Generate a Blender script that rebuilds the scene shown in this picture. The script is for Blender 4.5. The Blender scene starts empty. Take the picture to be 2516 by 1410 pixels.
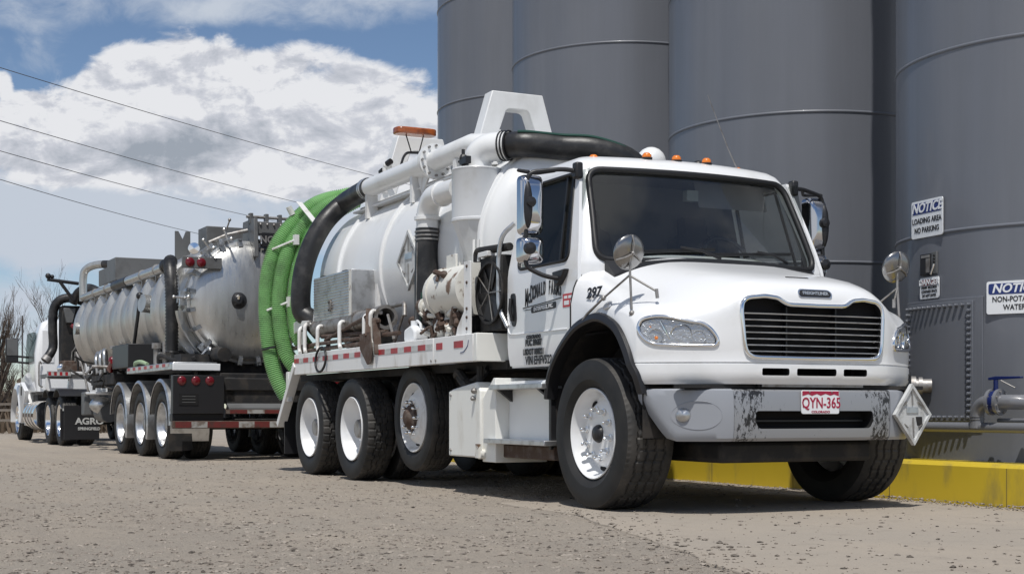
import bpy, bmesh, math, random
from mathutils import Vector, Matrix, noise, Euler
SC = bpy.context.scene
COL = SC.collection
R = math.radians
# ---------------------------------------------------------------- camera
FPX, HY, W0, H0 = 3480.0, 1009.0, 2516.0, 1410.0
CAMP = Vector((8.46, -5.83, 0.70)); TH = R(25.83)
VD = Vector((-math.cos(TH), math.sin(TH), 0)); RD = Vector((math.sin(TH), math.cos(TH), 0))
cam = bpy.data.cameras.new('camera'); camo = bpy.data.objects.new('camera', cam); COL.objects.link(camo)
camo.location = CAMP
camo.rotation_euler = Matrix((RD, Vector((0, 0, 1)), -VD)).transposed().to_euler()
cam.sensor_width = 36.0; cam.lens = 36.0 * FPX / W0
cam.shift_y = (HY - H0 / 2) / W0
cam.clip_start = 0.1; cam.clip_end = 5000
SC.camera = camo
SC.view_settings.view_transform = 'Standard'; SC.view_settings.look = 'None'
SC.view_settings.exposure = 0.0; SC.view_settings.gamma = 1.0
# ---------------------------------------------------------------- sun
SUN_DIR = Vector((0.41, -0.26, 1.0)).normalized()
sl = bpy.data.lights.new('sun', 'SUN'); sl.energy = 3.6; sl.angle = R(0.6); sl.color = (1.0, 0.965, 0.91)
so = bpy.data.objects.new('sun', sl); COL.objects.link(so)
so.rotation_euler = SUN_DIR.to_track_quat('Z', 'Y').to_euler(); so.location = (4, -3, 12)
SUN_EL = math.asin(SUN_DIR.z); SUN_ROT = math.atan2(SUN_DIR.x, SUN_DIR.y)
# ---------------------------------------------------------------- world: sky with clouds laid out by world direction
world = bpy.data.worlds.new('World'); SC.world = world; world.use_nodes = True
nt = world.node_tree; nt.nodes.clear()
class NB:
    def __init__(s, nt): s.nt = nt
    def n(s, typ, **kw):
        nd = s.nt.nodes.new(typ)
        for k, v in kw.items(): setattr(nd, k, v)
        return nd
    def link(s, a, b): s.nt.links.new(a, b)
    def val(s, sock, v):
        if hasattr(v, 'is_linked') or hasattr(v, 'links'): s.link(v, sock)
        else: sock.default_value = v
    def m(s, op, a, b=0.0, c=0.0, clamp=False):
        nd = s.n('ShaderNodeMath', operation=op); nd.use_clamp = clamp
        s.val(nd.inputs[0], a); s.val(nd.inputs[1], b)
        if len(nd.inputs) > 2: s.val(nd.inputs[2], c)
        return nd.outputs[0]
    def mix(s, f, a, b):
        nd = s.n('ShaderNodeMix', data_type='RGBA')
        s.val(nd.inputs[0], f); s.val(nd.inputs[6], a); s.val(nd.inputs[7], b)
        return nd.outputs[2]
    def rng(s, x, a, b, lo=0.0, hi=1.0, sm=True):
        nd = s.n('ShaderNodeMapRange'); nd.interpolation_type = 'SMOOTHSTEP' if sm else 'LINEAR'
        s.val(nd.inputs[0], x); s.val(nd.inputs[1], a); s.val(nd.inputs[2], b); s.val(nd.inputs[3], lo); s.val(nd.inputs[4], hi)
        return nd.outputs[0]
    def noise(s, vec, scale, detail=4.0, rough=0.55, dist=0.0):
        nd = s.n('ShaderNodeTexNoise'); nd.inputs['Scale'].default_value = scale
        nd.inputs['Detail'].default_value = detail; nd.inputs['Roughness'].default_value = rough
        nd.inputs['Distortion'].default_value = dist
        if vec is not None: s.link(vec, nd.inputs['Vector'])
        return nd.outputs[0]
    def mapping(s, vec, scale=(1, 1, 1), rot=(0, 0, 0), loc=(0, 0, 0)):
        nd = s.n('ShaderNodeMapping'); s.link(vec, nd.inputs[0])
        nd.inputs[1].default_value = loc; nd.inputs[2].default_value = rot; nd.inputs[3].default_value = scale
        return nd.outputs[0]
b = NB(nt)
tc = b.n('ShaderNodeTexCoord')
gen = tc.outputs['Generated']
sky = b.n('ShaderNodeTexSky'); sky.sky_type = 'NISHITA'; sky.sun_disc = False
sky.sun_elevation = SUN_EL; sky.sun_rotation = SUN_ROT; sky.altitude = 1500; sky.dust_density = 0.6; sky.ozone_density = 2.5
vr = b.n('ShaderNodeVectorRotate'); vr.rotation_type = 'Z_AXIS'; b.link(gen, vr.inputs['Vector'])
vr.inputs['Angle'].default_value = math.pi / 2 - math.atan2(VD.y, VD.x)   # the truck-to-west heading becomes +Y
sx = b.n('ShaderNodeSeparateXYZ'); b.link(vr.outputs[0], sx.inputs[0])
fw = b.m('MAXIMUM', sx.outputs[1], 0.12)
A = b.m('DIVIDE', sx.outputs[0], fw); E = b.m('DIVIDE', sx.outputs[2], fw)   # tangent of azimuth / elevation
front = b.rng(sx.outputs[1], 0.25, 0.55)
cv = b.n('ShaderNodeCombineXYZ'); b.link(A, cv.inputs[0]); b.link(b.m('MULTIPLY', E, 1.5), cv.inputs[1])
n_big = b.noise(b.mapping(cv.outputs[0], (9, 9, 9), loc=(1.3, .4, 0)), 1.0, 9.0, 0.58, 0.3)
n_edge = b.noise(b.mapping(cv.outputs[0], (26, 26, 26)), 1.0, 8.0, 0.62, 0.5)
def blob(a, e, ra, re, amp=1.0):      # soft elliptical weight round a direction
    da = b.m('DIVIDE', b.m('SUBTRACT', A, a), ra); de = b.m('DIVIDE', b.m('SUBTRACT', E, e), re)
    d2 = b.m('ADD', b.m('MULTIPLY', da, da), b.m('MULTIPLY', de, de))
    return b.m('MULTIPLY', b.rng(d2, 0.0, 2.2, 1.0, 0.0), amp)
def px(u, w): return ((u - 1258) / FPX, (HY - w) / FPX)
def bl(u, w, ru, rw, amp=1.0):
    a, e = px(u, w); return blob(a, e, ru / FPX, rw / FPX, amp)
def total(lst):
    t = lst[0]
    for x in lst[1:]: t = b.m('ADD', t, x)
    return t
cum = total([bl(430, 215, 190, 120, .95), bl(300, 240, 110, 110, .6), bl(720, 230, 200, 115, .95), bl(960, 270, 130, 110, .85), bl(250, 330, 260, 110, .75), bl(600, 360, 420, 120, .8),
             bl(900, 400, 300, 130, .6), bl(60, 380, 200, 80, .6), bl(5, 205, 25, 30, .75), bl(60, 262, 60, 32, .8), bl(130, 340, 120, 60, .5)])
haze = total([bl(500, 510, 760, 125, .95), bl(100, 520, 300, 90, .45), bl(220, 650, 420, 90, .55), bl(250, 20, 330, 50, .5), bl(800, 10, 300, 60, .62), bl(60, 120, 120, 60, .25), bl(60, 800, 100, 80, .7)])
nz = b.m('SUBTRACT', b.m('ADD', b.m('MULTIPLY', n_big, .70), b.m('MULTIPLY', n_edge, .60)), .65)
d_c = b.m('ADD', b.m('MINIMUM', cum, 1.15), b.m('MULTIPLY', nz, 2.3))
d_h = b.m('ADD', haze, b.m('MULTIPLY', nz, 1.7))
m_c = b.m('MULTIPLY', b.rng(d_c, .34, .78), front)
m_h = b.m('MULTIPLY', b.rng(d_h, .15, .95), front)
# rest of the dome: broken cloud from 3-D noise on direction
n_all = b.noise(b.mapping(gen, (1.6, 1.6, 3.2)), 1.0, 8.0, 0.55, 0.2)
m_all = b.m('MULTIPLY', b.rng(n_all, .44, .62), b.m('SUBTRACT', 1.0, front))
# cloud brightness: sunlit billows, grey undersides
grey = total([bl(430, 362, 130, 60, .50), bl(330, 395, 230, 48, .38), bl(560, 330, 90, 40, .22), bl(100, 385, 120, 35, .35), bl(760, 300, 200, 45, .22), bl(950, 360, 160, 60, .25)])
n_in = b.noise(b.mapping(cv.outputs[0], (20, 30, 20), loc=(3, 1, 0)), 1.0, 6.0, 0.6, 0.4)
up = b.mapping(cv.outputs[0], (1, 1, 1), loc=(.004, .014, 0))
n_up = b.m('ADD', b.m('MULTIPLY', b.noise(b.mapping(up, (9, 9, 9), loc=(1.3, .4, 0)), 1.0, 9.0, 0.58, 0.3), .7), b.m('MULTIPLY', b.noise(b.mapping(up, (26, 26, 26)), 1.0, 8.0, 0.62, 0.5), .6))
relief = b.m('SUBTRACT', n_up, b.m('ADD', nz, .65))          # more cloud above a spot means a shaded spot
g = b.m('ADD', b.m('ADD', grey, b.m('MULTIPLY', b.m('SUBTRACT', n_in, .5), 1.6)), b.m('MULTIPLY', relief, 2.6))
gcol = b.n('ShaderNodeValToRGB'); b.link(g, gcol.inputs[0])
cr = gcol.color_ramp; cr.elements[0].position = -0.0; cr.elements[0].color = (.79, .80, .83, 1); cr.elements[1].position = .85; cr.elements[1].color = (.335, .375, .435, 1)
e = cr.elements.new(.22); e.color = (.60, .62, .68, 1)
hz = b.n('ShaderNodeRGB'); hz.outputs[0].default_value = (.54, .595, .68, 1)
bg_sky = b.n('ShaderNodeBackground'); bg_sky.inputs[1].default_value = 0.095
hs = b.n('ShaderNodeHueSaturation'); hs.inputs['Saturation'].default_value = 1.0; hs.inputs['Value'].default_value = 1.0
b.link(sky.outputs[0], hs.inputs['Color']); b.link(hs.outputs[0], bg_sky.inputs[0])
bg_h = b.n('ShaderNodeBackground'); b.link(hz.outputs[0], bg_h.inputs[0]); bg_h.inputs[1].default_value = 1.0
bg_c = b.n('ShaderNodeBackground'); b.link(gcol.outputs[0], bg_c.inputs[0]); bg_c.inputs[1].default_value = 1.0
bg_a = b.n('ShaderNodeBackground'); bg_a.inputs[0].default_value = (.62, .65, .70, 1); bg_a.inputs[1].default_value = 1.0
def mixs(f, s1, s2):
    nd = b.n('ShaderNodeMixShader'); b.link(f, nd.inputs[0]); b.link(s1, nd.inputs[1]); b.link(s2, nd.inputs[2]); return nd.outputs[0]
s = mixs(m_h, bg_sky.outputs[0], bg_h.outputs[0]); s = mixs(m_c, s, bg_c.outputs[0]); s = mixs(m_all, s, bg_a.outputs[0])
wo = b.n('ShaderNodeOutputWorld'); b.link(s, wo.inputs[0])

# ---------------------------------------------------------------- mesh helpers
def V(*a): return Vector(a)
class MB:
    def __init__(s): s.v = []; s.f = []
    def add(s, vs, fs, M=None):
        o = len(s.v)
        s.v += [tuple(M @ Vector(p)) if M else tuple(p) for p in vs]
        s.f += [tuple(i + o for i in f) for f in fs]; return s
    def box(s, x0, x1, y0, y1, z0, z1, M=None):
        vs = [(x, y, z) for x in (x0, x1) for y in (y0, y1) for z in (z0, z1)]
        return s.add(vs, [(0, 1, 3, 2), (4, 6, 7, 5), (0, 4, 5, 1), (2, 3, 7, 6), (0, 2, 6, 4), (1, 5, 7, 3)], M)
    def cbox(s, c, d, rot=(0, 0, 0)):
        M = Matrix.Translation(c) @ Euler(rot).to_matrix().to_4x4()
        return s.box(-d[0] / 2, d[0] / 2, -d[1] / 2, d[1] / 2, -d[2] / 2, d[2] / 2, M)
    def bar(s, p, q, w, h=None, up=(0, 0, 1)):          # rectangular bar from p to q
        p, q = Vector(p), Vector(q); h = h or w
        z = (q - p); L = z.length; z.normalize(); x = Vector(up).cross(z)
        if x.length < 1e-3: x = Vector((1, 0, 0)).cross(z)
        x.normalize(); y = z.cross(x)
        M = Matrix.Translation(p) @ Matrix((x, y, z)).transposed().to_4x4()
        return s.box(-w / 2, w / 2, -h / 2, h / 2, 0, L, M)
    def loft(s, rings, closed=True, caps=True, loop=False):
        o = len(s.v); n = len(rings[0]); m = len(rings)
        for r in rings: s.v += [tuple(p) for p in r]
        for i in range(m if loop else m - 1):
            a = o + i * n; c = o + ((i + 1) % m) * n
            for j in range(n if closed else n - 1):
                k = (j + 1) % n
                s.f.append((a + j, a + k, c + k, c + j))
        if caps and closed and not loop:
            s.f.append(tuple(range(o + n - 1, o - 1, -1))); s.f.append(tuple(range(o + (m - 1) * n, o + m * n)))
        return s
    def tube(s, path, r, n=12, caps=True, loop=False):
        P = [Vector(p) for p in path]; m = len(P)
        rr = r if isinstance(r, (list, tuple)) else [r] * m
        T = []
        for i in range(m):
            if loop: t = P[(i + 1) % m] - P[i - 1]
            else: t = P[min(i + 1, m - 1)] - P[max(i - 1, 0)]
            T.append(t.normalized())
        u = T[0].orthogonal().normalized(); rings = []
        for i in range(m):
            u = (u - T[i] * u.dot(T[i])).normalized(); w = T[i].cross(u)
            rings.append([P[i] + (u * math.cos(2 * math.pi * k / n) + w * math.sin(2 * math.pi * k / n)) * rr[i] for k in range(n)])
        return s.loft(rings, True, caps, loop)
    def lathe(s, prof, o, ax, n=32, a0=0, a1=2 * math.pi, ref=None):   # prof: (radius, along)
        o = Vector(o); ax = Vector(ax).normalized(); u = Vector(ref).normalized() if ref else ax.orthogonal().normalized(); w = ax.cross(u)
        full = abs(a1 - a0 - 2 * math.pi) < 1e-6; cnt = n if full else n + 1
        rings = []
        for k in range(cnt):
            a = a0 + (a1 - a0) * k / n; d = u * math.cos(a) + w * math.sin(a)
            rings.append([o + d * max(r, 1e-4) + ax * h for r, h in prof])
        return s.loft(rings, False, False, full)
    def prism(s, poly, fn, t0, t1):          # poly 2-D, fn(a,b,t) -> point
        n = len(poly)
        return s.loft([[fn(a, c, t0) for a, c in poly], [fn(a, c, t1) for a, c in poly]], True, True)
    def ball(s, c, r, n=12, sc=(1, 1, 1)):
        c = Vector(c); rings = []
        for i in range(n // 2 + 1):
            t = math.pi * i / (n // 2)
            rings.append([c + Vector((sc[0] * r * max(math.sin(t), 1e-3) * math.cos(2 * math.pi * k / n), sc[1] * r * max(math.sin(t), 1e-3) * math.sin(2 * math.pi * k / n), sc[2] * r * math.cos(t))) for k in range(n)])
        return s.loft(rings, True, True)
    def cyl(s, p, q, r, n=24): return s.tube([p, q], r, n)
    def mesh(s, name):
        me = bpy.data.meshes.new(name); me.from_pydata(s.v, [], s.f)
        bm = bmesh.new(); bm.from_mesh(me); bmesh.ops.remove_doubles(bm, verts=bm.verts, dist=1e-5)
        bmesh.ops.recalc_face_normals(bm, faces=bm.faces); bm.to_mesh(me); bm.free(); return me
    def build(s, name, mat, parent=None, smooth=35, bevel=0, seg=2):
        return obj(name, s.mesh(name), mat, parent, smooth, bevel, seg)
def obj(name, me, mat, parent=None, smooth=35, bevel=0, seg=2):
    o = bpy.data.objects.new(name, me); COL.objects.link(o)
    if mat is not None and not me.materials: me.materials.append(mat)
    if smooth: finish(me, smooth)
    if bevel:
        md = o.modifiers.new('bevel', 'BEVEL'); md.width = bevel; md.segments = seg; md.limit_method = 'ANGLE'; md.angle_limit = R(35)
    if parent: o.parent = parent
    return o
def finish(me, ang):
    for p in me.polygons: p.use_smooth = True
    me.set_sharp_from_angle(angle=R(ang))
def boolean(o, cutter_me, op='DIFFERENCE', smooth=35):
    c = bpy.data.objects.new('cutter', cutter_me); COL.objects.link(c)
    md = o.modifiers.new('b', 'BOOLEAN'); md.operation = op; md.object = c; md.solver = 'EXACT'
    try: md.material_mode = 'TRANSFER'
    except Exception: pass
    dg = bpy.context.evaluated_depsgraph_get(); dg.update()
    me = bpy.data.meshes.new_from_object(o.evaluated_get(dg)); me.name = o.name
    o.modifiers.remove(md); o.data = me; bpy.data.objects.remove(c)
    finish(me, smooth); return o
def tag(o, label, cat, group=None, kind=None):
    o['label'] = label; o['category'] = cat
    if group: o['group'] = group
    if kind: o['kind'] = kind
    return o
def struct(o): o['kind'] = 'structure'; return o
def thing(name, loc, label, cat, group=None, rz=0):
    o = bpy.data.objects.new(name, None); COL.objects.link(o); o.empty_display_size = .2
    o.location = loc; o.rotation_euler = (0, 0, rz); return tag(o, label, cat, group)
def dup(o, loc=None, parent=None, rot=None):
    c = o.copy(); COL.objects.link(c)
    if loc is not None: c.location = loc
    if rot is not None: c.rotation_euler = rot
    if parent is not None: c.parent = parent
    return c
def dup_tree(o, loc=None, parent=None, rot=None):
    c = dup(o, loc, parent, rot)
    for ch in o.children: dup_tree(ch, None, c)
    return c
def smooth_path(pts, n=8):       # Catmull-Rom through the points
    P = [Vector(p) for p in pts]; out = []
    for i in range(len(P) - 1):
        p0 = P[i - 1] if i else P[0] * 2 - P[1]; p1 = P[i]; p2 = P[i + 1]; p3 = P[i + 2] if i + 2 < len(P) else P[-1] * 2 - P[-2]
        for k in range(n):
            t = k / n
            out.append(.5 * ((2 * p1) + (p2 - p0) * t + (2 * p0 - 5 * p1 + 4 * p2 - p3) * t * t + (3 * p1 - p0 - 3 * p2 + p3) * t ** 3))
    out.append(P[-1]); return out
def resample(path, step):
    P = [Vector(p) for p in path]; out = [P[0]]; acc = 0
    for a, c in zip(P, P[1:]):
        L = (c - a).length; t = step - acc
        while t <= L: out.append(a + (c - a) * (t / L)); t += step
        acc = L - (t - step)
    return out
def rounded(pts, r, n=5):        # polyline with rounded corners
    P = [Vector(p) for p in pts]; out = [P[0]]
    for i in range(1, len(P) - 1):
        a, c, d = P[i - 1], P[i], P[i + 1]; ra = min(r, (a - c).length * .45, (d - c).length * .45)
        s0 = c + (a - c).normalized() * ra; s1 = c + (d - c).normalized() * ra
        for k in range(n + 1):
            t = k / n; out.append(s0 * (1 - t) ** 2 + c * 2 * t * (1 - t) + s1 * t * t)
    out.append(P[-1]); return out
def round_poly(poly, r, n=5):    # closed 2-D polygon with rounded corners
    P = [Vector((a, c)) for a, c in poly]; out = []; m = len(P)
    for i in range(m):
        a, c, d = P[i - 1], P[i], P[(i + 1) % m]; ra = min(r, (a - c).length * .48, (d - c).length * .48)
        s0 = c + (a - c).normalized() * ra; s1 = c + (d - c).normalized() * ra
        for k in range(n + 1):
            t = k / n; q = s0 * (1 - t) ** 2 + c * 2 * t * (1 - t) + s1 * t * t; out.append((q.x, q.y))
    return out
def text(name, s, size, loc, xd, yd, mat, parent=None, wide=1.0, shear=0.0, bold=0.0, thick=.0015, align='CENTER'):
    cu = bpy.data.curves.new(name, 'FONT'); cu.body = s; cu.size = size; cu.align_x = align; cu.align_y = 'CENTER'
    cu.shear = shear; cu.offset = bold; cu.extrude = thick; cu.resolution_u = 3
    o = bpy.data.objects.new('t', cu); COL.objects.link(o)
    dg = bpy.context.evaluated_depsgraph_get(); dg.update()
    me = bpy.data.meshes.new_from_object(o.evaluated_get(dg)); bpy.data.objects.remove(o)
    xd = Vector(xd).normalized(); yd = Vector(yd).normalized(); zd = xd.cross(yd)
    M = Matrix.Translation(loc) @ Matrix((xd * wide, yd, zd)).transposed().to_4x4()
    me.transform(M); me.materials.clear(); return obj(name, me, mat, parent, 0)
# ---------------------------------------------------------------- materials
def pbr(name, col, rough=.5, metal=0.0, col2=None, var=0.0, scale=4.0, bump=0.0, bscale=40.0, coat=0.0, stretch=(1, 1, 1), lo=.45, hi=.65, rough2=None, spec=.5, detail=6.0):
    m = bpy.data.materials.new(name); m.use_nodes = True; nt = m.node_tree; bb = NB(nt)
    p = nt.nodes['Principled BSDF']; p.inputs['Base Color'].default_value = (*col, 1); p.inputs['Roughness'].default_value = rough
    p.inputs['Metallic'].default_value = metal; p.inputs['Coat Weight'].default_value = coat; p.inputs['Coat Roughness'].default_value = .05
    p.inputs['Specular IOR Level'].default_value = spec
    t = bb.n('ShaderNodeTexCoord'); vec = bb.mapping(t.outputs['Object'], stretch)
    if col2 is not None or var:
        nz = bb.noise(vec, scale, detail, .6)
        f = bb.rng(nz, lo, hi)
        c2 = col2 if col2 is not None else tuple(c * (1 - var) for c in col)
        f = f if col2 is not None and not var else bb.m('MULTIPLY', f, 1.0)
        o = bb.mix(f, (*col, 1), (*c2, 1)); nt.links.new(o, p.inputs['Base Color'])
        if rough2 is not None: nt.links.new(bb.rng(f, 0, 1, rough, rough2), p.inputs['Roughness'])
    if bump:
        nz2 = bb.noise(vec, bscale, 4, .6); bp = bb.n('ShaderNodeBump'); bp.inputs['Strength'].default_value = bump; bp.inputs['Distance'].default_value = .01
        nt.links.new(nz2, bp.inputs['Height']); nt.links.new(bp.outputs[0], p.inputs['Normal'])
    return m
M = {}
M['white'] = pbr('white_paint', (.80, .81, .82), .28, 0, (.70, .705, .70), 0, 2.2, coat=.5, lo=.5, hi=.8)
M['tankwhite'] = pbr('tank_white_paint', (.77, .78, .78), .33, 0, (.60, .60, .585), 0, 1.6, coat=.25, stretch=(1.4, 1, .6), lo=.48, hi=.78)
M['dirtywhite'] = pbr('worn_white_paint', (.76, .76, .75), .42, 0, (.52, .49, .45), 0, 5.0, stretch=(1.5, 1, .45), lo=.52, hi=.74)
M['rustwhite'] = pbr('rust_stained_white_paint', (.70, .69, .64), .5, 0, (.17, .10, .06), 0, 7.0, lo=.56, hi=.66, bump=.2, bscale=20)
M['cream'] = pbr('cream_paint', (.79, .79, .75), .42, 0, (.60, .57, .50), 0, 4.0, stretch=(1, 1, .4), lo=.5, hi=.75)
M['chrome'] = pbr('chrome', (.86, .87, .88), .07, 1.0)
M['alu'] = pbr('bare_aluminium', (.62, .63, .64), .36, .9, (.45, .45, .45), 0, 8.0)
M['steel'] = pbr('dull_steel', (.33, .32, .31), .5, .6, (.20, .18, .16), 0, 9.0, bump=.15)
M['black'] = pbr('black_plastic', (.016, .016, .018), .42)
M['seal'] = pbr('rubber_seal', (.010, .010, .011), .5)
M['dark'] = pbr('dark_chassis', (.012, .012, .013), .75, 0, (.035, .03, .026), 0, 6.0)
M['void'] = pbr('dark_recess', (.006, .006, .007), .9)
M['orange'] = pbr('amber_lens', (.75, .20, .02), .25, 0, coat=.4)
M['beacon'] = pbr('amber_beacon', (.36, .09, .02), .25, 0, (.20, .05, .015), 0, 9.0, coat=.4)
M['red'] = pbr('red_lens', (.14, .006, .012), .25, coat=.4)
M['tape_red'] = pbr('red_reflective_tape', (.40, .022, .03), .4, 0, (.28, .03, .03), 0, 14.0)
M['tape_white'] = pbr('silver_reflective_tape', (.52, .53, .52), .4, 0, (.40, .40, .38), 0, 14.0)
M['rust'] = pbr('rusty_iron', (.075, .045, .032), .8, 0, (.12, .095, .08), 0, 12.0, bump=.4, bscale=60)
M['greydeck'] = pbr('grey_deck', (.20, .20, .20), .7, 0, (.10, .095, .09), 0, 7.0)
M['greytrim'] = pbr('silver_bumper_plastic', (.29, .305, .335), .38, coat=.15)
M['blackhose'] = pbr('black_rubber_hose', (.014, .014, .015), .42, 0, (.045, .043, .042), 0, 5.0, bump=.2, bscale=30)
M['green'] = pbr('green_ribbed_hose', (.25, .48, .20), .45, 0, (.17, .30, .14), 0, 4.0, lo=.45, hi=.75)
M['int'] = pbr('cab_interior_grey', (.11, .11, .11), .8)
M['seat'] = pbr('black_seat_fabric', (.012, .012, .013), .9)
M['dash'] = pbr('dashboard_plastic', (.17, .18, .165), .6)
M['ink'] = pbr('black_lettering', (.015, .015, .017), .5)
M['redink'] = pbr('red_decal', (.50, .05, .06), .5)
M['signwhite'] = pbr('sign_white', (.78, .80, .82), .4)
M['signblue'] = pbr('sign_blue', (.012, .03, .16), .4)
M['signred'] = pbr('sign_dark_red', (.16, .02, .03), .4)
M['yellow'] = pbr('yellow_containment_paint', (.66, .485, .035), .5, 0, (.36, .28, .075), 0, 4.0, stretch=(1, 1, .35), bump=.25, bscale=14, lo=.5, hi=.75)
M['bluevalve'] = pbr('blue_valve_paint', (.008, .018, .10), .35)
M['pipegrey'] = pbr('grey_pipe_paint', (.17, .175, .19), .32, coat=.3)
M['plate_red'] = pbr('plate_red', (.35, .012, .05), .4)
M['brass'] = pbr('brass', (.5, .38, .12), .4, .6)
M['trailergrey'] = pbr('grey_painted_steel', (.125, .128, .13), .5, 0, (.095, .095, .095), 0, 3.0)
M['bark'] = pbr('bare_bark', (.115, .085, .065), .9, 0, (.05, .04, .035), 0, 5.0)
M['brush'] = pbr('dry_brush', (.14, .105, .075), .9, 0, (.07, .055, .04), 0, 1.5)
M['wire'] = pbr('wire', (.09, .09, .095), .6)
M['wood'] = pbr('weathered_wood', (.22, .19, .16), .8, 0, (.14, .12, .1), 0, 3.0)
M['lampsilver'] = pbr('lamp_reflector', (.80, .81, .82), .14, .85); M['lampgrey'] = pbr('lamp_bezel', (.55, .55, .56), .2, .75, bump=.8, bscale=45); M['darkchrome'] = pbr('chrome_dark_reflection', (.30, .295, .29), .22, .9)  # spot mirror chrome: dark ground reflection put into its base colour
M['tape_red2'] = pbr('faded_red_tape', (.13, .022, .020), .5, 0, (.07, .028, .024), 0, 9.0); M['tape_white2'] = pbr('faded_silver_tape', (.34, .34, .33), .5, 0, (.16, .13, .11), 0, 9.0)
M['cyclone'] = pbr('shaded_separator_white', (.64, .655, .67), .35, 0, (.55, .555, .55), 0, 2.5, coat=.15)  # white greyed down so the colour carries the separators' shading
M['mirrorchrome'] = pbr('dimmed_chrome', (.60, .60, .62), .1, 1.0)  # chrome with its colour darkened to stand in for dimmer reflections
M['jointline'] = pbr('dirty_joint', (.24, .18, .045), .8)
M['placardgrey'] = pbr('placard_grey', (.55, .56, .56), .45, 0, (.36, .36, .35), 0, 9.0)
M['bumpersteel'] = None; M['stainless'] = None; M['tank'] = None; M['rubber'] = None; M['glass'] = None; M['tread'] = None
def special():
    # scuffed silver bumper with black chips along its ends
    m = pbr('chipped_silver_bumper', (.30, .31, .33), .38, .25); M['bumpersteel'] = m; nt = m.node_tree; bb = NB(nt); p = nt.nodes['Principled BSDF']
    t = bb.n('ShaderNodeTexCoord'); o = t.outputs['Object']; s = bb.n('ShaderNodeSeparateXYZ'); nt.links.new(o, s.inputs[0])
    ay = bb.m('ABSOLUTE', s.outputs[1]); edge = bb.rng(ay, .12, .62, -.10, .11)
    n = bb.noise(bb.mapping(o, (1, 1, .42)), 52, 6, .78); n2 = bb.noise(o, 5, 2, .5)
    f = bb.rng(bb.m('ADD', bb.m('ADD', n, edge), bb.m('MULTIPLY', bb.m('SUBTRACT', n2, .5), .55)), .605, .650)
    nt.links.new(bb.mix(f, (.30, .31, .33, 1), (.02, .02, .022, 1)), p.inputs['Base Color']); nt.links.new(bb.m('MULTIPLY', bb.m('SUBTRACT', 1.0, f), .25), p.inputs['Metallic'])
    # dull stainless tank: vertical runs and brushed bump
    m = pbr('dull_stainless', (.52, .52, .51), .3, .78); M['stainless'] = m; nt = m.node_tree; bb = NB(nt); p = nt.nodes['Principled BSDF']
    t = bb.n('ShaderNodeTexCoord'); o = t.outputs['Object']
    n = bb.noise(bb.mapping(o, (5, 5, .7)), 2, 6, .65); n2 = bb.noise(bb.mapping(o, (40, 40, 3)), 1, 3, .6)
    f = bb.rng(n, .38, .7); nt.links.new(bb.mix(f, (.54, .54, .525, 1), (.455, .45, .435, 1)), p.inputs['Base Color'])
    nt.links.new(bb.rng(n2, .3, .7, .27, .40), p.inputs['Roughness'])
    # grey storage-tank paint: faint vertical streaks
    m = pbr('grey_tank_paint', (.145, .15, .165), .38, coat=.2); M['tank'] = m; nt = m.node_tree; bb = NB(nt); p = nt.nodes['Principled BSDF']
    t = bb.n('ShaderNodeTexCoord'); o = t.outputs['Object']
    n = bb.noise(bb.mapping(o, (3.0, 3.0, .18)), 2, 6, .6); n3 = bb.noise(o, 1.3, 3, .5)
    f = bb.rng(bb.m('ADD', bb.m('MULTIPLY', n, .7), bb.m('MULTIPLY', n3, .3)), .35, .68); nt.links.new(bb.mix(f, (.146, .155, .178, 1), (.130, .139, .160, 1)), p.inputs['Base Color'])
    nt.links.new(bb.rng(n, .3, .7, .36, .46), p.inputs['Roughness'])
    bp = bb.n('ShaderNodeBump'); bp.inputs['Strength'].default_value = .10; bp.inputs['Distance'].default_value = .05; nt.links.new(bb.noise(bb.mapping(o, (1, 1, .35)), 1.6, 2, .5), bp.inputs['Height']); nt.links.new(bp.outputs[0], p.inputs['Normal'])
    # tyre rubber with dust
    for key, dust in (('rubber', (.020, .019, .018)), ('tread', (.060, .055, .050))):
        m = pbr('tyre_' + key, (.010, .0105, .011) if key == 'rubber' else (.022, .022, .022), .66, 0, dust, 0, 5.0, lo=.35, hi=.7); M[key] = m
    # clear glass: see-through film with mirror reflection at grazing angles and a little dust
    def glass(name, tint, dust, refl=1.0, base=.04):
        m = bpy.data.materials.new(name); m.use_nodes = True; nt = m.node_tree; nt.nodes.clear(); bb = NB(nt)
        tr = bb.n('ShaderNodeBsdfTransparent'); tr.inputs[0].default_value = (*tint, 1)
        gl = bb.n('ShaderNodeBsdfGlossy'); gl.inputs['Roughness'].default_value = .015
        df = bb.n('ShaderNodeBsdfDiffuse'); df.inputs[0].default_value = (.45, .45, .44, 1)
        fr = bb.n('ShaderNodeLayerWeight'); fr.inputs[0].default_value = .32
        fac = bb.m('ADD', bb.m('MULTIPLY', fr.outputs['Facing'], .55 * refl), base, clamp=True)
        t = bb.n('ShaderNodeTexCoord'); n = bb.noise(t.outputs['Object'], 2.2, 3, .5)
        m1 = bb.n('ShaderNodeMixShader'); bb.link(bb.rng(n, .3, .75, dust * .3, dust), m1.inputs[0]); bb.link(tr.outputs[0], m1.inputs[1]); bb.link(df.outputs[0], m1.inputs[2])
        m2 = bb.n('ShaderNodeMixShader'); bb.link(fac, m2.inputs[0]); bb.link(m1.outputs[0], m2.inputs[1]); bb.link(gl.outputs[0], m2.inputs[2])
        o = bb.n('ShaderNodeOutputMaterial'); bb.link(m2.outputs[0], o.inputs[0]); return m
    M['glass'] = glass('windscreen_glass', (.84, .88, .87), .035, .5, .04); M['sideglass'] = glass('side_glass', (.50, .53, .52), .03, .12, .03)
    M['lens'] = glass('lamp_lens', (.97, .98, .98), .02, .25, .03)
special()
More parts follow.
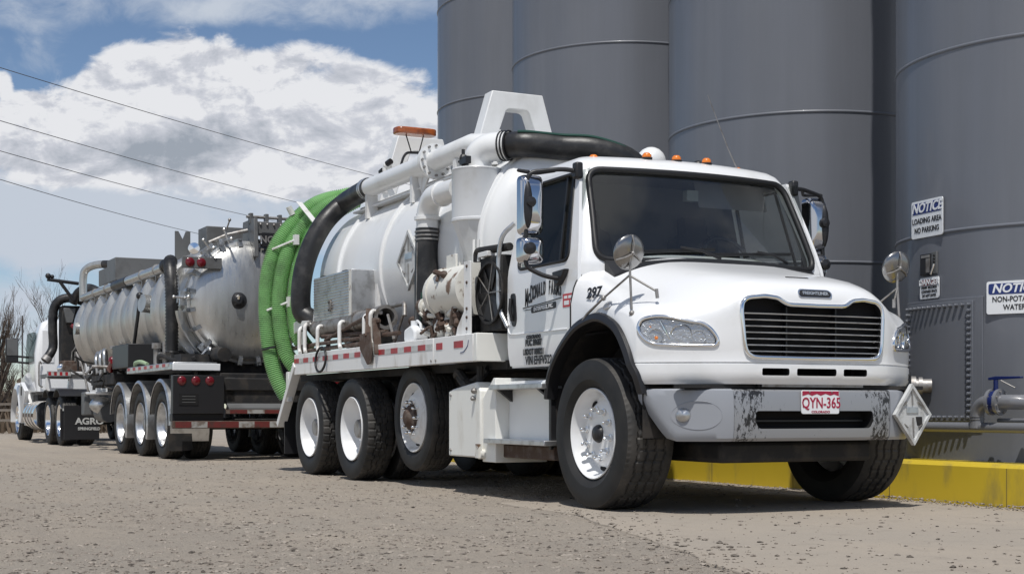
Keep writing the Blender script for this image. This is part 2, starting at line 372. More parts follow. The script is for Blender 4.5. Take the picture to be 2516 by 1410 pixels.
def bpx(u, w, ax, val):          # point of a plane seen along one direction from the survey station
    d = VD + RD * ((u - 1258) / FPX) + Vector((0, 0, (HY - w) / FPX)); i = 'XYZ'.index(ax)
    return CAMP + d * ((val - CAMP[i]) / d[i])
# ================================================================ SETTING
def ground_mat(name, pad):
    m = bpy.data.materials.new(name); m.use_nodes = True; nt = m.node_tree; bb = NB(nt); p = nt.nodes['Principled BSDF']
    t = bb.n('ShaderNodeTexCoord'); o = t.outputs['Object']; p.inputs['Roughness'].default_value = .92; p.inputs['Specular IOR Level'].default_value = .2
    big = bb.noise(o, .55, 5, .6); mid = bb.noise(o, 5, 6, .65); fine = bb.noise(o, 90, 4, .7)
    track = bb.noise(bb.mapping(o, (.12, 2.2, 1), rot=(0, 0, R(-8))), 1.0, 5, .6)
    c = bb.mix(bb.rng(big, .35, .65), (.425, .368, .302, 1), (.385, .34, .286, 1))
    c = bb.mix(bb.rng(track, .45, .68, 0, .6), c, (.395, .345, .288, 1) if pad else (.350, .305, .258, 1))
    c = bb.mix(bb.rng(mid, .52, .75, 0, .5), c, (.275, .238, .202, 1))
    c = bb.mix(bb.rng(fine, .54, .70, 0, .35 if pad else .75), c, (.125, .106, .088, 1))
    c = bb.mix(bb.rng(bb.noise(o, 150, 3, .7), .60, .72, 0, .5), c, (.42, .39, .36, 1))
    if pad:
        hv = bb.n('ShaderNodeHueSaturation'); hv.inputs['Value'].default_value = .88; nt.links.new(c, hv.inputs['Color']); c = hv.outputs[0]
    nt.links.new(c, p.inputs['Base Color'])
    h = bb.m('ADD', bb.m('MULTIPLY', bb.noise(o, 38, 6, .7), .6 if not pad else .25), bb.m('MULTIPLY', fine, .5 if not pad else .25))
    h = bb.m('ADD', h, bb.m('MULTIPLY', mid, .9 if not pad else .5))
    bp = bb.n('ShaderNodeBump'); bp.inputs['Strength'].default_value = .9 if not pad else .5; bp.inputs['Distance'].default_value = .035
    nt.links.new(h, bp.inputs['Height']); nt.links.new(bp.outputs[0], p.inputs['Normal']); return m
def axis(parts):
    out = []
    for a, c, st in parts:
        n = max(1, round((c - a) / st)); out += [a + (c - a) * i / n for i in range(n)]
    return out + [parts[-1][1]]
def pad_edge(x):                 # y of the smooth pad's edge
    return -1.44 - .30 * max(0, x - .3) + .05 * noise.noise((x * 1.7, 3, 0)) + .018 * noise.noise((x * 9, 1, 0))
def gz(x, y):
    z = .016 * noise.noise((x * .5, y * .9, 0)) + .008 * noise.noise((x * 2.1, y * 2.1, 4)) + .009 * noise.noise((x * 5.5, y * 5.5, 7)) + .006 * noise.noise((x * 13, y * 13, 2))
    z -= .006 - .028
    if y > -1.9 and -17 < x < 1.2: z = .028 + min(z - .028, .0) * .5 - .001      # settled strip under the wheels
    if y > pad_edge(x) and x > -1: z = min(z, .016 if y < 1.1 else -.02)
    if x < -45: z = z * .3 - .05
    return z
XS = axis([(-900, -120, 60), (-120, -45, 5), (-45, -17, .6), (-17, -6, .11), (-6, 3.6, .055), (3.6, 9, .3), (9, 60, 6), (60, 300, 60)])
YS = axis([(-400, -40, 40), (-40, -8, 2), (-8, -5.6, .15), (-5.6, -.8, .055), (-.8, 2.2, .12), (2.2, 12, 1), (12, 60, 8), (60, 500, 60)])
vs = [(x, y, gz(x, y)) for x in XS for y in YS]; ny = len(YS)
fs = [(i * ny + j, (i + 1) * ny + j, (i + 1) * ny + j + 1, i * ny + j + 1) for i in range(len(XS) - 1) for j in range(ny - 1)]
me = bpy.data.meshes.new('ground'); me.from_pydata(vs, [], fs)
gr = obj('ground', me, ground_mat('gravel_ground', False), None, 0)
for p in me.polygons: p.use_smooth = True
struct(gr)
# smooth compacted pad in front of the truck
pm = MB(); xs = [(-.9 + i * .06) for i in range(170)]; rows = []
for x in xs:
    e = pad_edge(x) + .02; row = []
    for k in range(49):
        y = e + .004 * k * k / 8 if k < 9 else e + .032 + (1.80 + .02 * x - e - .032) * (k - 8) / 40
        t = min(max((y - 1.2) / .5, 0), 1); row.append((x, y, (-.016, -.009, -.005, -.002, -.001)[k] + .030 if k < 5 else .030 + .0025 * noise.noise((x * 2, y * 2, 9)) - .028 * t * t * (3 - 2 * t)))
    rows.append(row)
pm.loft(rows, False, False)
pv = pm.build('pavement', ground_mat('compacted_pad', True), None, 0); struct(pv)
for p in pv.data.polygons: p.use_smooth = True
# loose stones
rnd = random.Random(5)
def stones(n, name, mat, area, smin, smax, seed):
    rr = random.Random(seed); mb = MB()
    base = [(0, 0, 1), (0, 0, -.6), (1, 0, 0), (-1, 0, 0), (0, 1, 0), (0, -1, 0), (.7, .7, .5), (-.7, .7, .5), (.7, -.7, .5), (-.7, -.7, .5)]
    fc = [(0, 2, 6), (0, 6, 4), (0, 4, 7), (0, 7, 3), (0, 3, 9), (0, 9, 5), (0, 5, 8), (0, 8, 2), (2, 4, 6), (4, 3, 7), (3, 5, 9), (5, 2, 8), (1, 4, 2), (1, 3, 4), (1, 5, 3), (1, 2, 5)]
    c = 0
    while c < n:
        x, y = area(rr)
        if y > pad_edge(x) and x > -.8 and rr.random() < .9 - .75 * math.exp(-(y - pad_edge(x)) / .16): continue
        if noise.noise((x * .8, y * .8, 5)) + rr.random() * 1.3 < .35: continue
        s = smin + (smax - smin) * rr.random() ** 3.2; z = gz(x, y) if not (y > pad_edge(x) and x > -.8) else .032
        a = rr.random() * 6.28; ca, sa = math.cos(a), math.sin(a); k1, k2, k3 = s * (.7 + .6 * rr.random()), s * (.7 + .6 * rr.random()), s * (.4 + .35 * rr.random())
        vv = []
        for px_, py_, pz_ in base:
            j = .75 + .5 * rr.random(); X, Y, Z = px_ * k1 * j, py_ * k2 * j, pz_ * k3 * j
            vv.append((x + ca * X - sa * Y, y + sa * X + ca * Y, z + Z - k3 * .10))
        mb.add(vv, fc); c += 1
    me = bpy.data.meshes.new(name); me.from_pydata(mb.v, [], mb.f); return obj(name, me, mat, None, 0)
def near(rr):
    d = 5.6 * (3.4 ** rr.random()); u = rr.uniform(-.40, .40)
    p = CAMP + VD * d + RD * (u * d); return p.x, min(p.y, 1.65)
st = pbr('gravel_stone', (.30, .26, .22), .9, 0, (.10, .088, .078), 0, 3.0); nt = st.node_tree; bb = NB(nt)
gi = bb.n('ShaderNodeNewGeometry'); rp = bb.n('ShaderNodeValToRGB'); bb.link(gi.outputs['Random Per Island'], rp.inputs[0])
rp.color_ramp.elements[0].color = (.075, .064, .053, 1); rp.color_ramp.elements[1].color = (.33, .29, .245, 1); e = rp.color_ramp.elements.new(.35); e.color = (.225, .192, .16, 1)
bb.link(rp.outputs[0], nt.nodes['Principled BSDF'].inputs['Base Color'])
g1 = stones(20000, 'gravel', st, near, .0035, .018, 3); g1['kind'] = 'stuff'
# ---------------------------------------------------------------- containment kerb
kx = lambda x: 1.815 + .0215 * x
kb = MB(); prof = [(0, -.3), (0, .285), (.02, .31), (.32, .315), (.32, -.3)]
rows = []
for x in [-14 + i * .25 for i in range(90)]:
    rows.append([(x, kx(x) + a + .004 * noise.noise((x * .9, c * 3, 1)), c) for a, c in prof])
kb.loft(rows, True, True)
kerb = kb.build('containment_wall', M['yellow'], None, 30)
for x in [-12.6 + 1.22 * i for i in range(18)]:
    MB().box(x - .004, x + .004, kx(x) - .002, kx(x) + .01, -.05, .284).build('casting_joint', M['jointline'], kerb, 0)
tag(kerb, 'low yellow painted containment wall running along the foot of the grey tanks', 'wall')
gk = MB(); rk = random.Random(8)
for k in range(2200):                # grit swept up against the wall
    x = rk.uniform(-7, 2.2); d = abs(rk.gauss(0, .12)); s_ = rk.uniform(.004, .013); y = kx(x) - d - .004
    gk.add([(x + s_ * a * rk.uniform(.6, 1.2), y + s_ * b_ * rk.uniform(.6, 1.2), .008 + s_ * c * rk.uniform(.5, 1) + max(0, .03 - d * .4) * .6) for a, b_, c in ((1, 0, 0), (-1, 0, 0), (0, 1, 0), (0, -1, 0), (0, 0, .8), (0, 0, -.8))], [(0, 2, 4), (2, 1, 4), (1, 3, 4), (3, 0, 4), (2, 0, 5), (1, 2, 5), (3, 1, 5), (0, 3, 5)])
me = bpy.data.meshes.new('grit'); me.from_pydata(gk.v, [], gk.f); gk_ = obj('grit', me, st, None, 0); gk_['kind'] = 'stuff'
slab = MB().box(-14, 9, 2.0, 8, .1, .26).build('tank_slab', M['greydeck'], None, 0); struct(slab)
# ---------------------------------------------------------------- grey storage tanks
TR = 1.357; TC = [(-.176, 3.471), (-3.549, 3.322), (-6.929, 3.133), (-9.789, 3.321)]
TL = ['grey storage tank carrying the notice signs, bolted hatch and pipe', 'grey storage tank rising behind the cab of the white truck', 'grey storage tank standing behind the front white lifting hoop', 'farthest grey storage tank, against the sky at the left end of the row']
def tank(i):
    x, y = TC[i]
    t = thing('storage_tank', (x, y, .26), TL[i], 'tank', 'grey storage tanks in a row')
    prof = [(.02, 9.3), (TR * .6, 9.18), (TR, 9.0), (TR, 0), (TR - .02, 0)]
    sh = MB().lathe(prof, (0, 0, 0), (0, 0, 1), 144).build('shell', M['tank'], t, 30)
    for k in range(5):
        z = 2.112 + 1.429 * k - .26
        w = MB().lathe([(TR - .01, z - .017), (TR + .006, z - .013), (TR + .011, z), (TR + .006, z + .013), (TR - .01, z + .017)], (0, 0, 0), (0, 0, 1), 144).build('weld_band', M['tank'], t, 60)
    MB().lathe([(TR - .01, .0), (TR + .04, .0), (TR + .04, .02), (TR - .01, .02)], (0, 0, 0), (0, 0, 1), 96).build('base_ring', M['tank'], t, 30)
    return t
tanks = [tank(i) for i in range(4)]
T4 = tanks[0]; c4 = Vector((TC[0][0], TC[0][1], 0))
def t4(ang, z, off=0.0):         # point on the right-hand tank, angle from -Y towards +X
    return c4 + Vector((math.sin(ang) * (TR + off), -math.cos(ang) * (TR + off), z))
def loc4(p): return Vector(p) - c4 - Vector((0, 0, .26))
# bolted manway on the tank: curved plate, rim bar and a tooth of a bolt every few centimetres
a0, a1, z0, z1 = -.262, .262, .62, 1.55
def shell_patch(mb, aa, ab, za, zb, off, th, n=16):
    rows = []
    for k in range(n + 1):
        a = aa + (ab - aa) * k / n
        rows.append([loc4(t4(a, za, off)), loc4(t4(a, zb, off)), loc4(t4(a, zb, off - th)), loc4(t4(a, za, off - th))])
    return mb.loft(rows, True, True)
mw = shell_patch(MB(), a0, a1, z0, z1, .045, .05).build('manway_cover', M['tank'], T4, 30, .003)
fl = shell_patch(MB(), a0 - .045, a1 + .05, z0 - .05, z1 + .03, .022, .03).build('manway_flange', M['tank'], T4, 30, .003)
bm_ = MB(); bm_.lathe([(.0, .036), (.009, .036), (.013, .03), (.013, -.03), (0, -.03)], (0, 0, 0), (0, -1, 0), 10); bolt_me = bm_.mesh('manway_bolt')
def bolt(a, z):
    o = obj('manway_bolt', bolt_me, M['tank'], mw, 30); o.location = loc4(t4(a, z, .045)); o.rotation_euler = (0, 0, a)
for k in range(13): bolt(a0 + .02 + (a1 - a0 - .04) * k / 12, z1 - .03); bolt(a0 + .02 + (a1 - a0 - .04) * k / 12, z0 + .03)
for k in range(1, 19): z = z0 + .03 + (z1 - z0 - .06) * k / 19; bolt(a0 + .02, z); bolt(a1 - .02, z)
# capped outlet on the manway
cp = loc4(t4(-.03, .90, .04)); ax = Vector((-.62, -.78, 0)).normalized()
cap = MB().lathe([(.055, 0), (.055, .07), (.068, .07), (.068, .10), (.055, .10), (.055, .12), (.075, .12), (.078, .17), (.06, .19), (0, .19)], cp, ax, 28).build('capped_outlet', M['steel'], mw, 35)
q = cp + ax * .19
MB().cbox(q + Vector((0, -.015, 0)), (.03, .05, .03)).cbox(q + Vector((-.02, -.03, -.02)), (.07, .02, .02), (0, .5, .4)).build('latch', M['chrome'], cap, 35)
MB().cbox(q + Vector((-.0, -.02, -.09)), (.035, .016, .04)).build('padlock', M['brass'], cap, 35)
MB().tube([q + Vector((-.0, -.02, -.02)), q + Vector((.0, -.02, -.07))], .005, 6).build('seal_tag', M['signwhite'], cap, 35)
MB().tube(smooth_path([q + Vector((0, -.01, -.05)), q + Vector((.01, -.03, -.16)), q + Vector((.07, -.04, -.22)), q + Vector((.13, -.03, -.17)), q + Vector((.12, .0, -.08)), q + Vector((.07, .03, -.04))], 8), .004, 6).build('tether', M['steel'], cap, 35)
# ---------------------------------------------------------------- signs and lockbox
def sign(name, label, ang, zc, w, h, head, hcol, lines, hsize, lsize, hshear=.25, top=.36, cat='sign', curve=False):
    c = t4(ang, zc, .012); x = Vector((math.cos(ang), math.sin(ang), 0)); n = Vector((math.sin(ang), -math.cos(ang), 0)); z = Vector((0, 0, 1))
    t = thing(name, c, label, cat)
    fn = lambda a, c_, tt: x * a + z * c_ + n * tt
    MB().prism(round_poly([(-w / 2, -h / 2), (w / 2, -h / 2), (w / 2, h / 2), (-w / 2, h / 2)], .02), fn, -.008, 0).build('panel', M['signwhite'], t, 30)
    y0 = h / 2 - .018; y1 = h / 2 - top * h
    MB().prism(round_poly([(-w / 2 + .015, y1), (w / 2 - .015, y1), (w / 2 - .015, y0), (-w / 2 + .015, y0)], .018), fn, .0, .002).build('header', M[hcol], t, 30)
    text('header_lettering', head, hsize, n * .003 + z * ((y0 + y1) / 2), x, z, M['signwhite'], t, 1.0, hshear, hsize * .028)
    for k, (s_, fy) in enumerate(lines):
        text('lettering', s_, lsize, n * .0015 + z * (fy * h), x, z, M['ink'], t, .84, 0, lsize * .016)
    return t
sign('notice_sign', 'white NOTICE loading area no parking sign high on the grey tank', -.098, 2.242, .40, .30, 'NOTICE', 'signblue', [('LOADING AREA', -.05), ('NO PARKING', -.30)], .105, .062)
sign('notice_sign', 'white NOTICE non-potable water sign cut by the right picture edge', .49, 1.562, .42, .25, 'NOTICE', 'signblue', [('NON-POTABLE', -.06), ('WATER', -.31)], .092, .058, top=.40)
sign('danger_sign', 'small white danger confined space sign under the grey lockbox', -.075, 1.682, .235, .17, 'DANGER', 'signred', [('PERMIT REQUIRED', .02), ('CONFINED SPACE', -.17), ('DO NOT ENTER', -.36)], .062, .028, 0.0, .38)
def lockbox():
    a = -.078; c = t4(a, 1.875, .0); x = Vector((math.cos(a), math.sin(a), 0)); n = Vector((math.sin(a), -math.cos(a), 0)); z = Vector((0, 0, 1))
    t = thing('number_box', c, 'small dark grey box with number 1 and white lever above the danger sign', 'box')
    def bx(name, x0, x1, z0, z1, d0, d1, m): return MB().prism([(x0, z0), (x1, z0), (x1, z1), (x0, z1)], lambda p, q, tt: x * p + z * q + n * tt, d0, d1).build(name, m, t, 30, .003)
    bx('case', -.10, .035, -.09, .08, 0, .022, M['black']); bx('side_housing', .037, .10, -.085, .09, 0, .018, M['trailergrey'])
    bx('name_strip', -.085, .02, .048, .07, .022, .025, M['steel'])
    text('number', '1', .13, x * -.0 + z * -.02 + n * .024, x, z, M['steel'], t, 1.25, 0, .012)
    MB().tube([x * .075 + z * -.01 + n * .02, x * .05 + z * -.075 + n * .03, x * .045 + z * -.09 + n * .03], .008, 8).build('lever', M['chrome'], t, 40)
    for k in range(3): MB().ball(x * .075 + z * (.06 - .025 * k) + n * .02, .011, 8).build('knob', M['black'], t, 40)
lockbox()
# ---------------------------------------------------------------- fill pipe with blue-handled valve
yp = 1.985
fp = thing('fill_pipe', (0, yp, .575), 'grey pipe with elbow and blue handled valve at the foot of the tank', 'pipe')
MB().tube([(-6, -.02 * 6, 0), (5, .09, 0)], .039, 20).build('pipe_run', M['pipegrey'], fp)
ex = .37
MB().tube([(ex, -.0, -.005), (ex, 0, .09)], [.056, .05], 20).build('riser', M['pipegrey'], fp)
el = [(ex + .11 - .11 * math.cos(t), .0, .09 + .10 * math.sin(t)) for t in [i * math.pi / 2 / 8 for i in range(9)]]
MB().tube([(ex, 0, .08)] + el + [(ex + .14, .01, .19)], .053, 20).build('elbow', M['pipegrey'], fp)
MB().lathe([(.05, .06), (.058, .06), (.058, .068), (.05, .068), (.05, .08), (.058, .08), (.058, .088), (.05, .088)], (ex, 0, 0), (0, 0, 1), 24).build('elbow_bead', M['pipegrey'], fp)
fx_ = Vector((ex + .14, .01, .19)); fa = Vector((1, .25, 0)).normalized()
MB().lathe([(.04, -.012), (.098, -.012), (.098, .012), (.04, .012)], fx_, fa, 32).build('flange', M['pipegrey'], fp)
MB().lathe([(.04, .055), (.098, .055), (.098, .08), (.04, .08)], fx_, fa, 32).build('flange', M['pipegrey'], fp)
va = MB().lathe([(.04, .012), (.086, .012), (.09, .03), (.086, .055), (.04, .055)], fx_, fa, 32).build('valve_body', M['bluevalve'], fp)
MB().tube([fx_ + fa * .033 + Vector((0, 0, .08)), fx_ + fa * .033 + Vector((0, 0, .165))], .018, 12).build('stem', M['bluevalve'], va)
h0 = fx_ + fa * .033 + Vector((-.03, 0, .17))
MB().prism([(-.03, -.006), (.24, .004), (.24, .018), (.03, .022), (-.03, .012)], lambda a, c, t: h0 + Vector((a, t + a * .2, c)), -.014, .014).build('handle', M['bluevalve'], va, 30, .003)
MB().tube([h0 + Vector((.08, 0, -.01)), h0 + Vector((.16, .02, -.05)), h0 + Vector((.19, .03, -.065))], .005, 6).build('latch_wire', M['steel'], va)
for k in range(8):
    a = k * math.pi / 4 + .3; d = (fa.orthogonal().normalized()); w_ = fa.cross(d); c = fx_ + (d * math.cos(a) + w_ * math.sin(a)) * .08
    MB().cyl(c - fa * .022, c + fa * .09, .008, 8).build('flange_bolt', M['steel'], fp)
MB().tube([fx_ + fa * .08, fx_ + fa * .16, fx_ + fa * .20 + Vector((.01, .05, -.0)), fx_ + fa * .2 + Vector((.0, .16, -.0))], .056, 20).build('tail_elbow', M['pipegrey'], fp)
MB().tube([(ex + .16, .055, .055), (5, .14, .055)], .016, 12).build('small_line', M['pipegrey'], fp)
# ---------------------------------------------------------------- overhead wires
def at(u, w, d): return CAMP + VD * d + RD * ((u - 1258) / FPX * d) + Vector((0, 0, (HY - w) / FPX * d))
WL = ['topmost overhead wire crossing the clouds', 'second overhead wire from the top', 'third overhead wire from the top', 'lowest overhead wire, ending behind the grey tray boxes']
for i, (l, r_, mid) in enumerate([((-160, 117), (1010, 455), 8), ((-160, 249), (820, 518), 9), ((-160, 325), (700, 549), 8), ((-160, 392), (560, 590), 8)]):
    a, c = at(*l, 32), at(*r_, 62); pts = []
    for k in range(41):
        t = k / 40; p = a.lerp(c, t); p.z -= .12 * 4 * t * (1 - t); pts.append(p)
    tag(MB().tube(pts, .0105, 6).build('power_line', M['wire'], None, 60), WL[i], 'wire', 'overhead power lines')
# ---------------------------------------------------------------- bare trees and brush far behind
def bare_tree(name, base, h, label, seed, lean, spread, n_limb, up, trunk_r=.12):
    rr = random.Random(seed); t = thing(name, base, label, 'tree', 'bare trees behind the trucks')
    tr = MB(); tw = MB()
    def limb(mb, p, d, L, r, depth):
        path = [p]; n = 6; dd = d.copy()
        for k in range(n):
            dd = (dd + Vector((rr.gauss(0, .09), rr.gauss(0, .09), rr.gauss(.02, .05))) + Vector((lean[0], lean[1], 0)) * .03 + Vector((0, 0, up * .06))).normalized(); path.append(path[-1] + dd * (L / n))
        mb.tube(path, [max(r * (1 - .8 * k / n), 0.003) for k in range(n + 1)], 5 if depth < 2 else 4, False)
        if depth < 3:
            for k in range(n_limb if depth == 0 else (6 if depth == 1 else 4)):
                f = rr.uniform(.25, 1.0) if depth == 0 else rr.uniform(.15, 1); i = min(int(f * n), n - 1); q = path[i].lerp(path[i + 1], f * n - i)
                a = rr.random() * 6.283; s = spread * (1 if depth == 0 else 1.2)
                nd = (dd * (1 - .2) + Vector((math.cos(a) * s, math.sin(a) * s, rr.uniform(.1, .5)))).normalized()
                limb(tw if depth >= 0 else mb, q, nd, L * (rr.uniform(.30, .52) if depth == 0 else rr.uniform(.35, .6)), max(r * .40 * (1.1 - f * .5), .0045), depth + 1)
    limb(tr, Vector((0, 0, -.3)), Vector((lean[0], lean[1], 1)).normalized(), h, trunk_r, 0)
    tr.build('trunk', M['bark'], t, 60)
    tw.build('crown', M['bark'], t, 60)
def gp(u, d): p = at(u, 1009, d); p.z = 0; return p
bare_tree('bare_poplar', gp(-20, 44), 3.05, 'bare brown poplar leaning right at the left picture edge', 11, (.10, .14), .22, 22, .9, .11)
bare_tree('bare_tree', gp(150, 52), 3.9, 'slim bare tree rising behind the white tractor cab', 23, (.0, .02), .40, 24, .4, .10)
bare_tree('bare_poplar', gp(-75, 41), 2.9, 'bare poplar with plumed twigs, mostly outside the left picture edge', 31, (.12, .2), .2, 22, 1.0, .10)
bare_tree('bare_bush_tree', gp(95, 60), 2.3, 'short bare bushy tree between the poplar and the tractor mirror', 41, (-.02, .0), .7, 30, .1, .08)
bare_tree('bare_bush_tree', gp(15, 58), 2.2, 'short bare spreading tree left of the tractor mirror', 47, (.05, .05), .75, 30, .1, .08)
rr = random.Random(9); mb = MB()
for k in range(2600):
    p = gp(rr.uniform(-700, 330), rr.uniform(43, 60)); h = rr.uniform(.3, 1.5) * (1 + .6 * noise.noise((p.x * .2, p.y * .4, 0))); a = rr.random() * 6.28
    q = p + Vector((math.cos(a) * .4 * h, math.sin(a) * .4 * h, h)); s = .05 + .07 * rr.random(); o_ = Vector((-math.sin(a), math.cos(a), 0)) * s
    mb.add([p - o_ * .5 - Vector((0, 0, .1)), p + o_ * .5 - Vector((0, 0, .1)), q + o_, q - o_ * .3 + Vector((0, 0, .12))], [(0, 1, 2, 3)])
    for j in range(2):
        c = p.lerp(q, rr.uniform(.3, 1)); d = Vector((rr.gauss(0, 1), rr.gauss(0, 1), rr.gauss(.3, .6))).normalized() * .35; mb.add([c, c + d + o_ * .4, c + d - o_ * .4], [(0, 1, 2)])
br = mb.build('brush', M['brush'], None, 0); br['kind'] = 'stuff'
bank = MB(); rows = []
for k in range(60):
    p = gp(-900 + k * 28, 62); rows.append([(p.x + .3 * j * 2, p.y - j * .5, (0, .25, .75, .9, 0)[j] * (1 + .35 * noise.noise((k * .3, j, 3))) - .05) for j in range(5)])
struct(bank.loft(rows, False, False).build('earth_bank', M['brush'], None, 60))
fe = thing('wire_fence', gp(-40, 41), 'low pale rail fence in front of the dry brush at left', 'fence')
for k in range(7):
    p = gp(-260 + k * 75, 41 + k * .3) - fe.location; MB().box(p.x - .04, p.x + .04, p.y - .04, p.y + .04, -.1, .95).build('post', M['wood'], fe, 30)
for z in (.42, .72, .9):
    MB().bar(gp(-260, 41) - fe.location + Vector((0, 0, z)), gp(190, 42.8) - fe.location + Vector((0, 0, z)), .03, .07).build('rail', M['wood'], fe, 30)
tag(MB().tube([gp(55, 70) + Vector((0, 0, -.2)), gp(55, 70) + Vector((0, 0, 5.4))], .04, 8).build('thin_mast', M['wire'], None, 40), 'thin grey mast standing between the bare trees at left', 'mast')
# ================================================================ WHEELS (axis along -Y = outboard, origin in the middle of the rim's outer face)
def tyre_mesh(name, Ro, width, rim_r, pattern, n=240):
    hw = width / 2; tw = hw * .86; mb = MB(); rr = random.Random(3)
    side = [(rim_r - .012, hw * .62), (rim_r + .012, hw * .80), (rim_r + (Ro - rim_r) * .30, hw * .985), (rim_r + (Ro - rim_r) * .52, hw), (rim_r + (Ro - rim_r) * .74, hw * .985), (Ro - .035, hw * .945), (Ro - .016, hw * .915)]
    K = 45; prof = [(r, -y) for r, y in side] + [None] * K + [(r, y) for r, y in reversed(side)]
    rings = []
    for i in range(n):
        a = 2 * math.pi * i / n; ring = []
        for j, pr in enumerate(prof):
            if pr is None:
                k = j - len(side); y = -tw + 2 * tw * k / (K - 1); r = Ro - .010 * (y / tw) ** 4
                if pattern == 'rib':
                    zig = ((i // 3) % 4); zz = (0, .007, 0, -.007)[zig]
                    for yc in (-.60, -.21, .21, .60):
                        if abs(y - (yc * tw + zz)) < width * .017: r -= .013
                    if i % 6 == 0 and abs(y) < tw * .62: r -= .007
                    if i % 3 == 0 and abs(y) > tw * .93: r -= .006
                else:
                    zz = .008 if (i // 4) % 2 else -.008
                    for yc in (-.45, 0, .45):
                        if abs(y - (yc * tw + zz)) < width * .019: r -= .015
                    ph = 0 if abs(y) > tw * .45 else 2
                    if (i + ph) % 5 == 0: r -= .008
            else: r, y = pr
            if pr is not None and pattern != 'rib' and abs(y) > hw * .9 and r > Ro - .05 and i % 5 == 0: r -= .005
            ring.append((r * math.cos(a), y + hw * .0, r * math.sin(a)))
        rings.append(ring)
    mb.loft(rings, False, False, True)
    me = mb.mesh(name); me.materials.append(M['rubber']); me.materials.append(M['tread'])
    for p in me.polygons:
        c = p.center; 
        if math.hypot(c.x, c.z) > Ro - .030 and abs(c.y) < hw * .9: p.material_index = 1
    finish(me, 28); return me
def lug_mesh():
    return MB().lathe([(.0, .058), (.010, .055), (.0155, .045), (.0165, .012), (.023, .010), (.024, 0), (.0, 0)], (0, 0, 0), (0, -1, 0), 14).mesh('lug_nut')
def rim_mesh(kind):
    A = (0, -1, 0); mb = MB()
    if kind == 'steer':   # depth measured outboard (+)
        mb.lathe([(.297, -.25), (.307, -.03), (.312, -.005), (.306, 0), (.297, -.008), (.288, -.035), (.272, -.085), (.255, -.105), (.235, -.100), (.205, -.070), (.185, -.058), (.062, -.056), (.062, -.2)], (0, 0, 0), A, 72)
    elif kind == 'drive':
        mb.lathe([(.297, -.30), (.307, -.03), (.312, -.005), (.306, 0), (.297, -.008), (.289, -.03), (.284, -.07), (.270, -.10), (.262, -.17), (.25, -.195), (.20, -.19), (.16, -.178), (.10, -.178), (.10, -.3)], (0, 0, 0), A, 72)
    else:                 # lift-axle wheel: disc dished outward
        mb.lathe([(.297, -.25), (.307, -.03), (.312, -.005), (.306, 0), (.297, -.008), (.287, -.04), (.270, -.075), (.245, -.060), (.205, -.010), (.19, .0), (.11, .004), (.11, -.2)], (0, 0, 0), A, 72)
    return mb.mesh('wheel')
WM = {}
def wheel_kit(kind, tyre, rim_mat, hub_mat, lug_mat, n_lug, lug_r, lug_at):
    """builds one wheel at the origin: rim with tyre, hub and nuts as its children"""
    w = obj('wheel', WM.setdefault('rim' + kind, rim_mesh(kind)).copy(), rim_mat, None, 30)
    t = obj('tyre', tyre, None, w, 0); t.location = (0, {'steer': .165, 'drive': .135, 'lift': .135}[kind], 0)
    A = (0, -1, 0)
    if kind == 'steer': MB().lathe([(.064, -.06), (.060, -.042), (.050, -.028), (.040, -.022), (0, -.020)], (0, 0, 0), A, 32).build('hub', hub_mat, w, 30)
    elif kind == 'drive': MB().lathe([(.105, -.18), (.10, -.13), (.09, -.07), (.078, -.06), (.0, -.058)], (0, 0, 0), A, 32).build('hub', hub_mat, w, 30)
    else: MB().lathe([(.118, 0), (.114, .03), (.085, .045), (.065, .07), (.055, .075), (0, .075)], (0, 0, 0), A, 32).build('hub', hub_mat, w, 30)
    lm = WM.setdefault('lug', lug_mesh())
    for k in range(n_lug):
        a = 2 * math.pi * (k + .3) / n_lug
        l = obj('lug_nut', lm if lug_mat is M['chrome'] else WM.setdefault('lug2', lm.copy()), None, w, 30)
        if not l.data.materials: l.data.materials.append(lug_mat)
        l.location = (lug_r * math.cos(a), lug_at, lug_r * math.sin(a))
    if kind in ('steer', 'lift'):
        for k in range(5):
            a = 2 * math.pi * k / 5 + (1.25 if kind == 'steer' else 1.1); c = Vector((.237 * math.cos(a), .098 if kind == 'steer' else .055, .237 * math.sin(a)))
            ra = Vector((math.cos(a), 0, math.sin(a))); ta = Vector((-math.sin(a), 0, math.cos(a)))
            MB().prism([(.018 * math.cos(q), .036 * math.sin(q)) for q in [i * math.pi / 8 for i in range(16)]], lambda p, q, tt: c + ra * p + ta * q + Vector((0, -tt, 0)) , -.03, .006).build('hand_hole', M['void'], w, 30)
    return w
ty_front = tyre_mesh('tyre', .518, .385, .305, 'rib', 240)
ty_rear = tyre_mesh('tyre', .500, .285, .305, 'lug', 200)
ty_lift = tyre_mesh('tyre', .483, .285, .305, 'rib', 200)
# ================================================================ WHITE VACUUM TRUCK
TRK = thing('vacuum_truck', (0, 0, 0), 'white conventional cab vacuum truck with green hoses, parked beside the grey tanks', 'truck')
def P(mb, name, mat, smooth=35, bevel=0, parent=None, seg=2): return mb.build(name, M[mat], parent or TRK, smooth, bevel, seg)
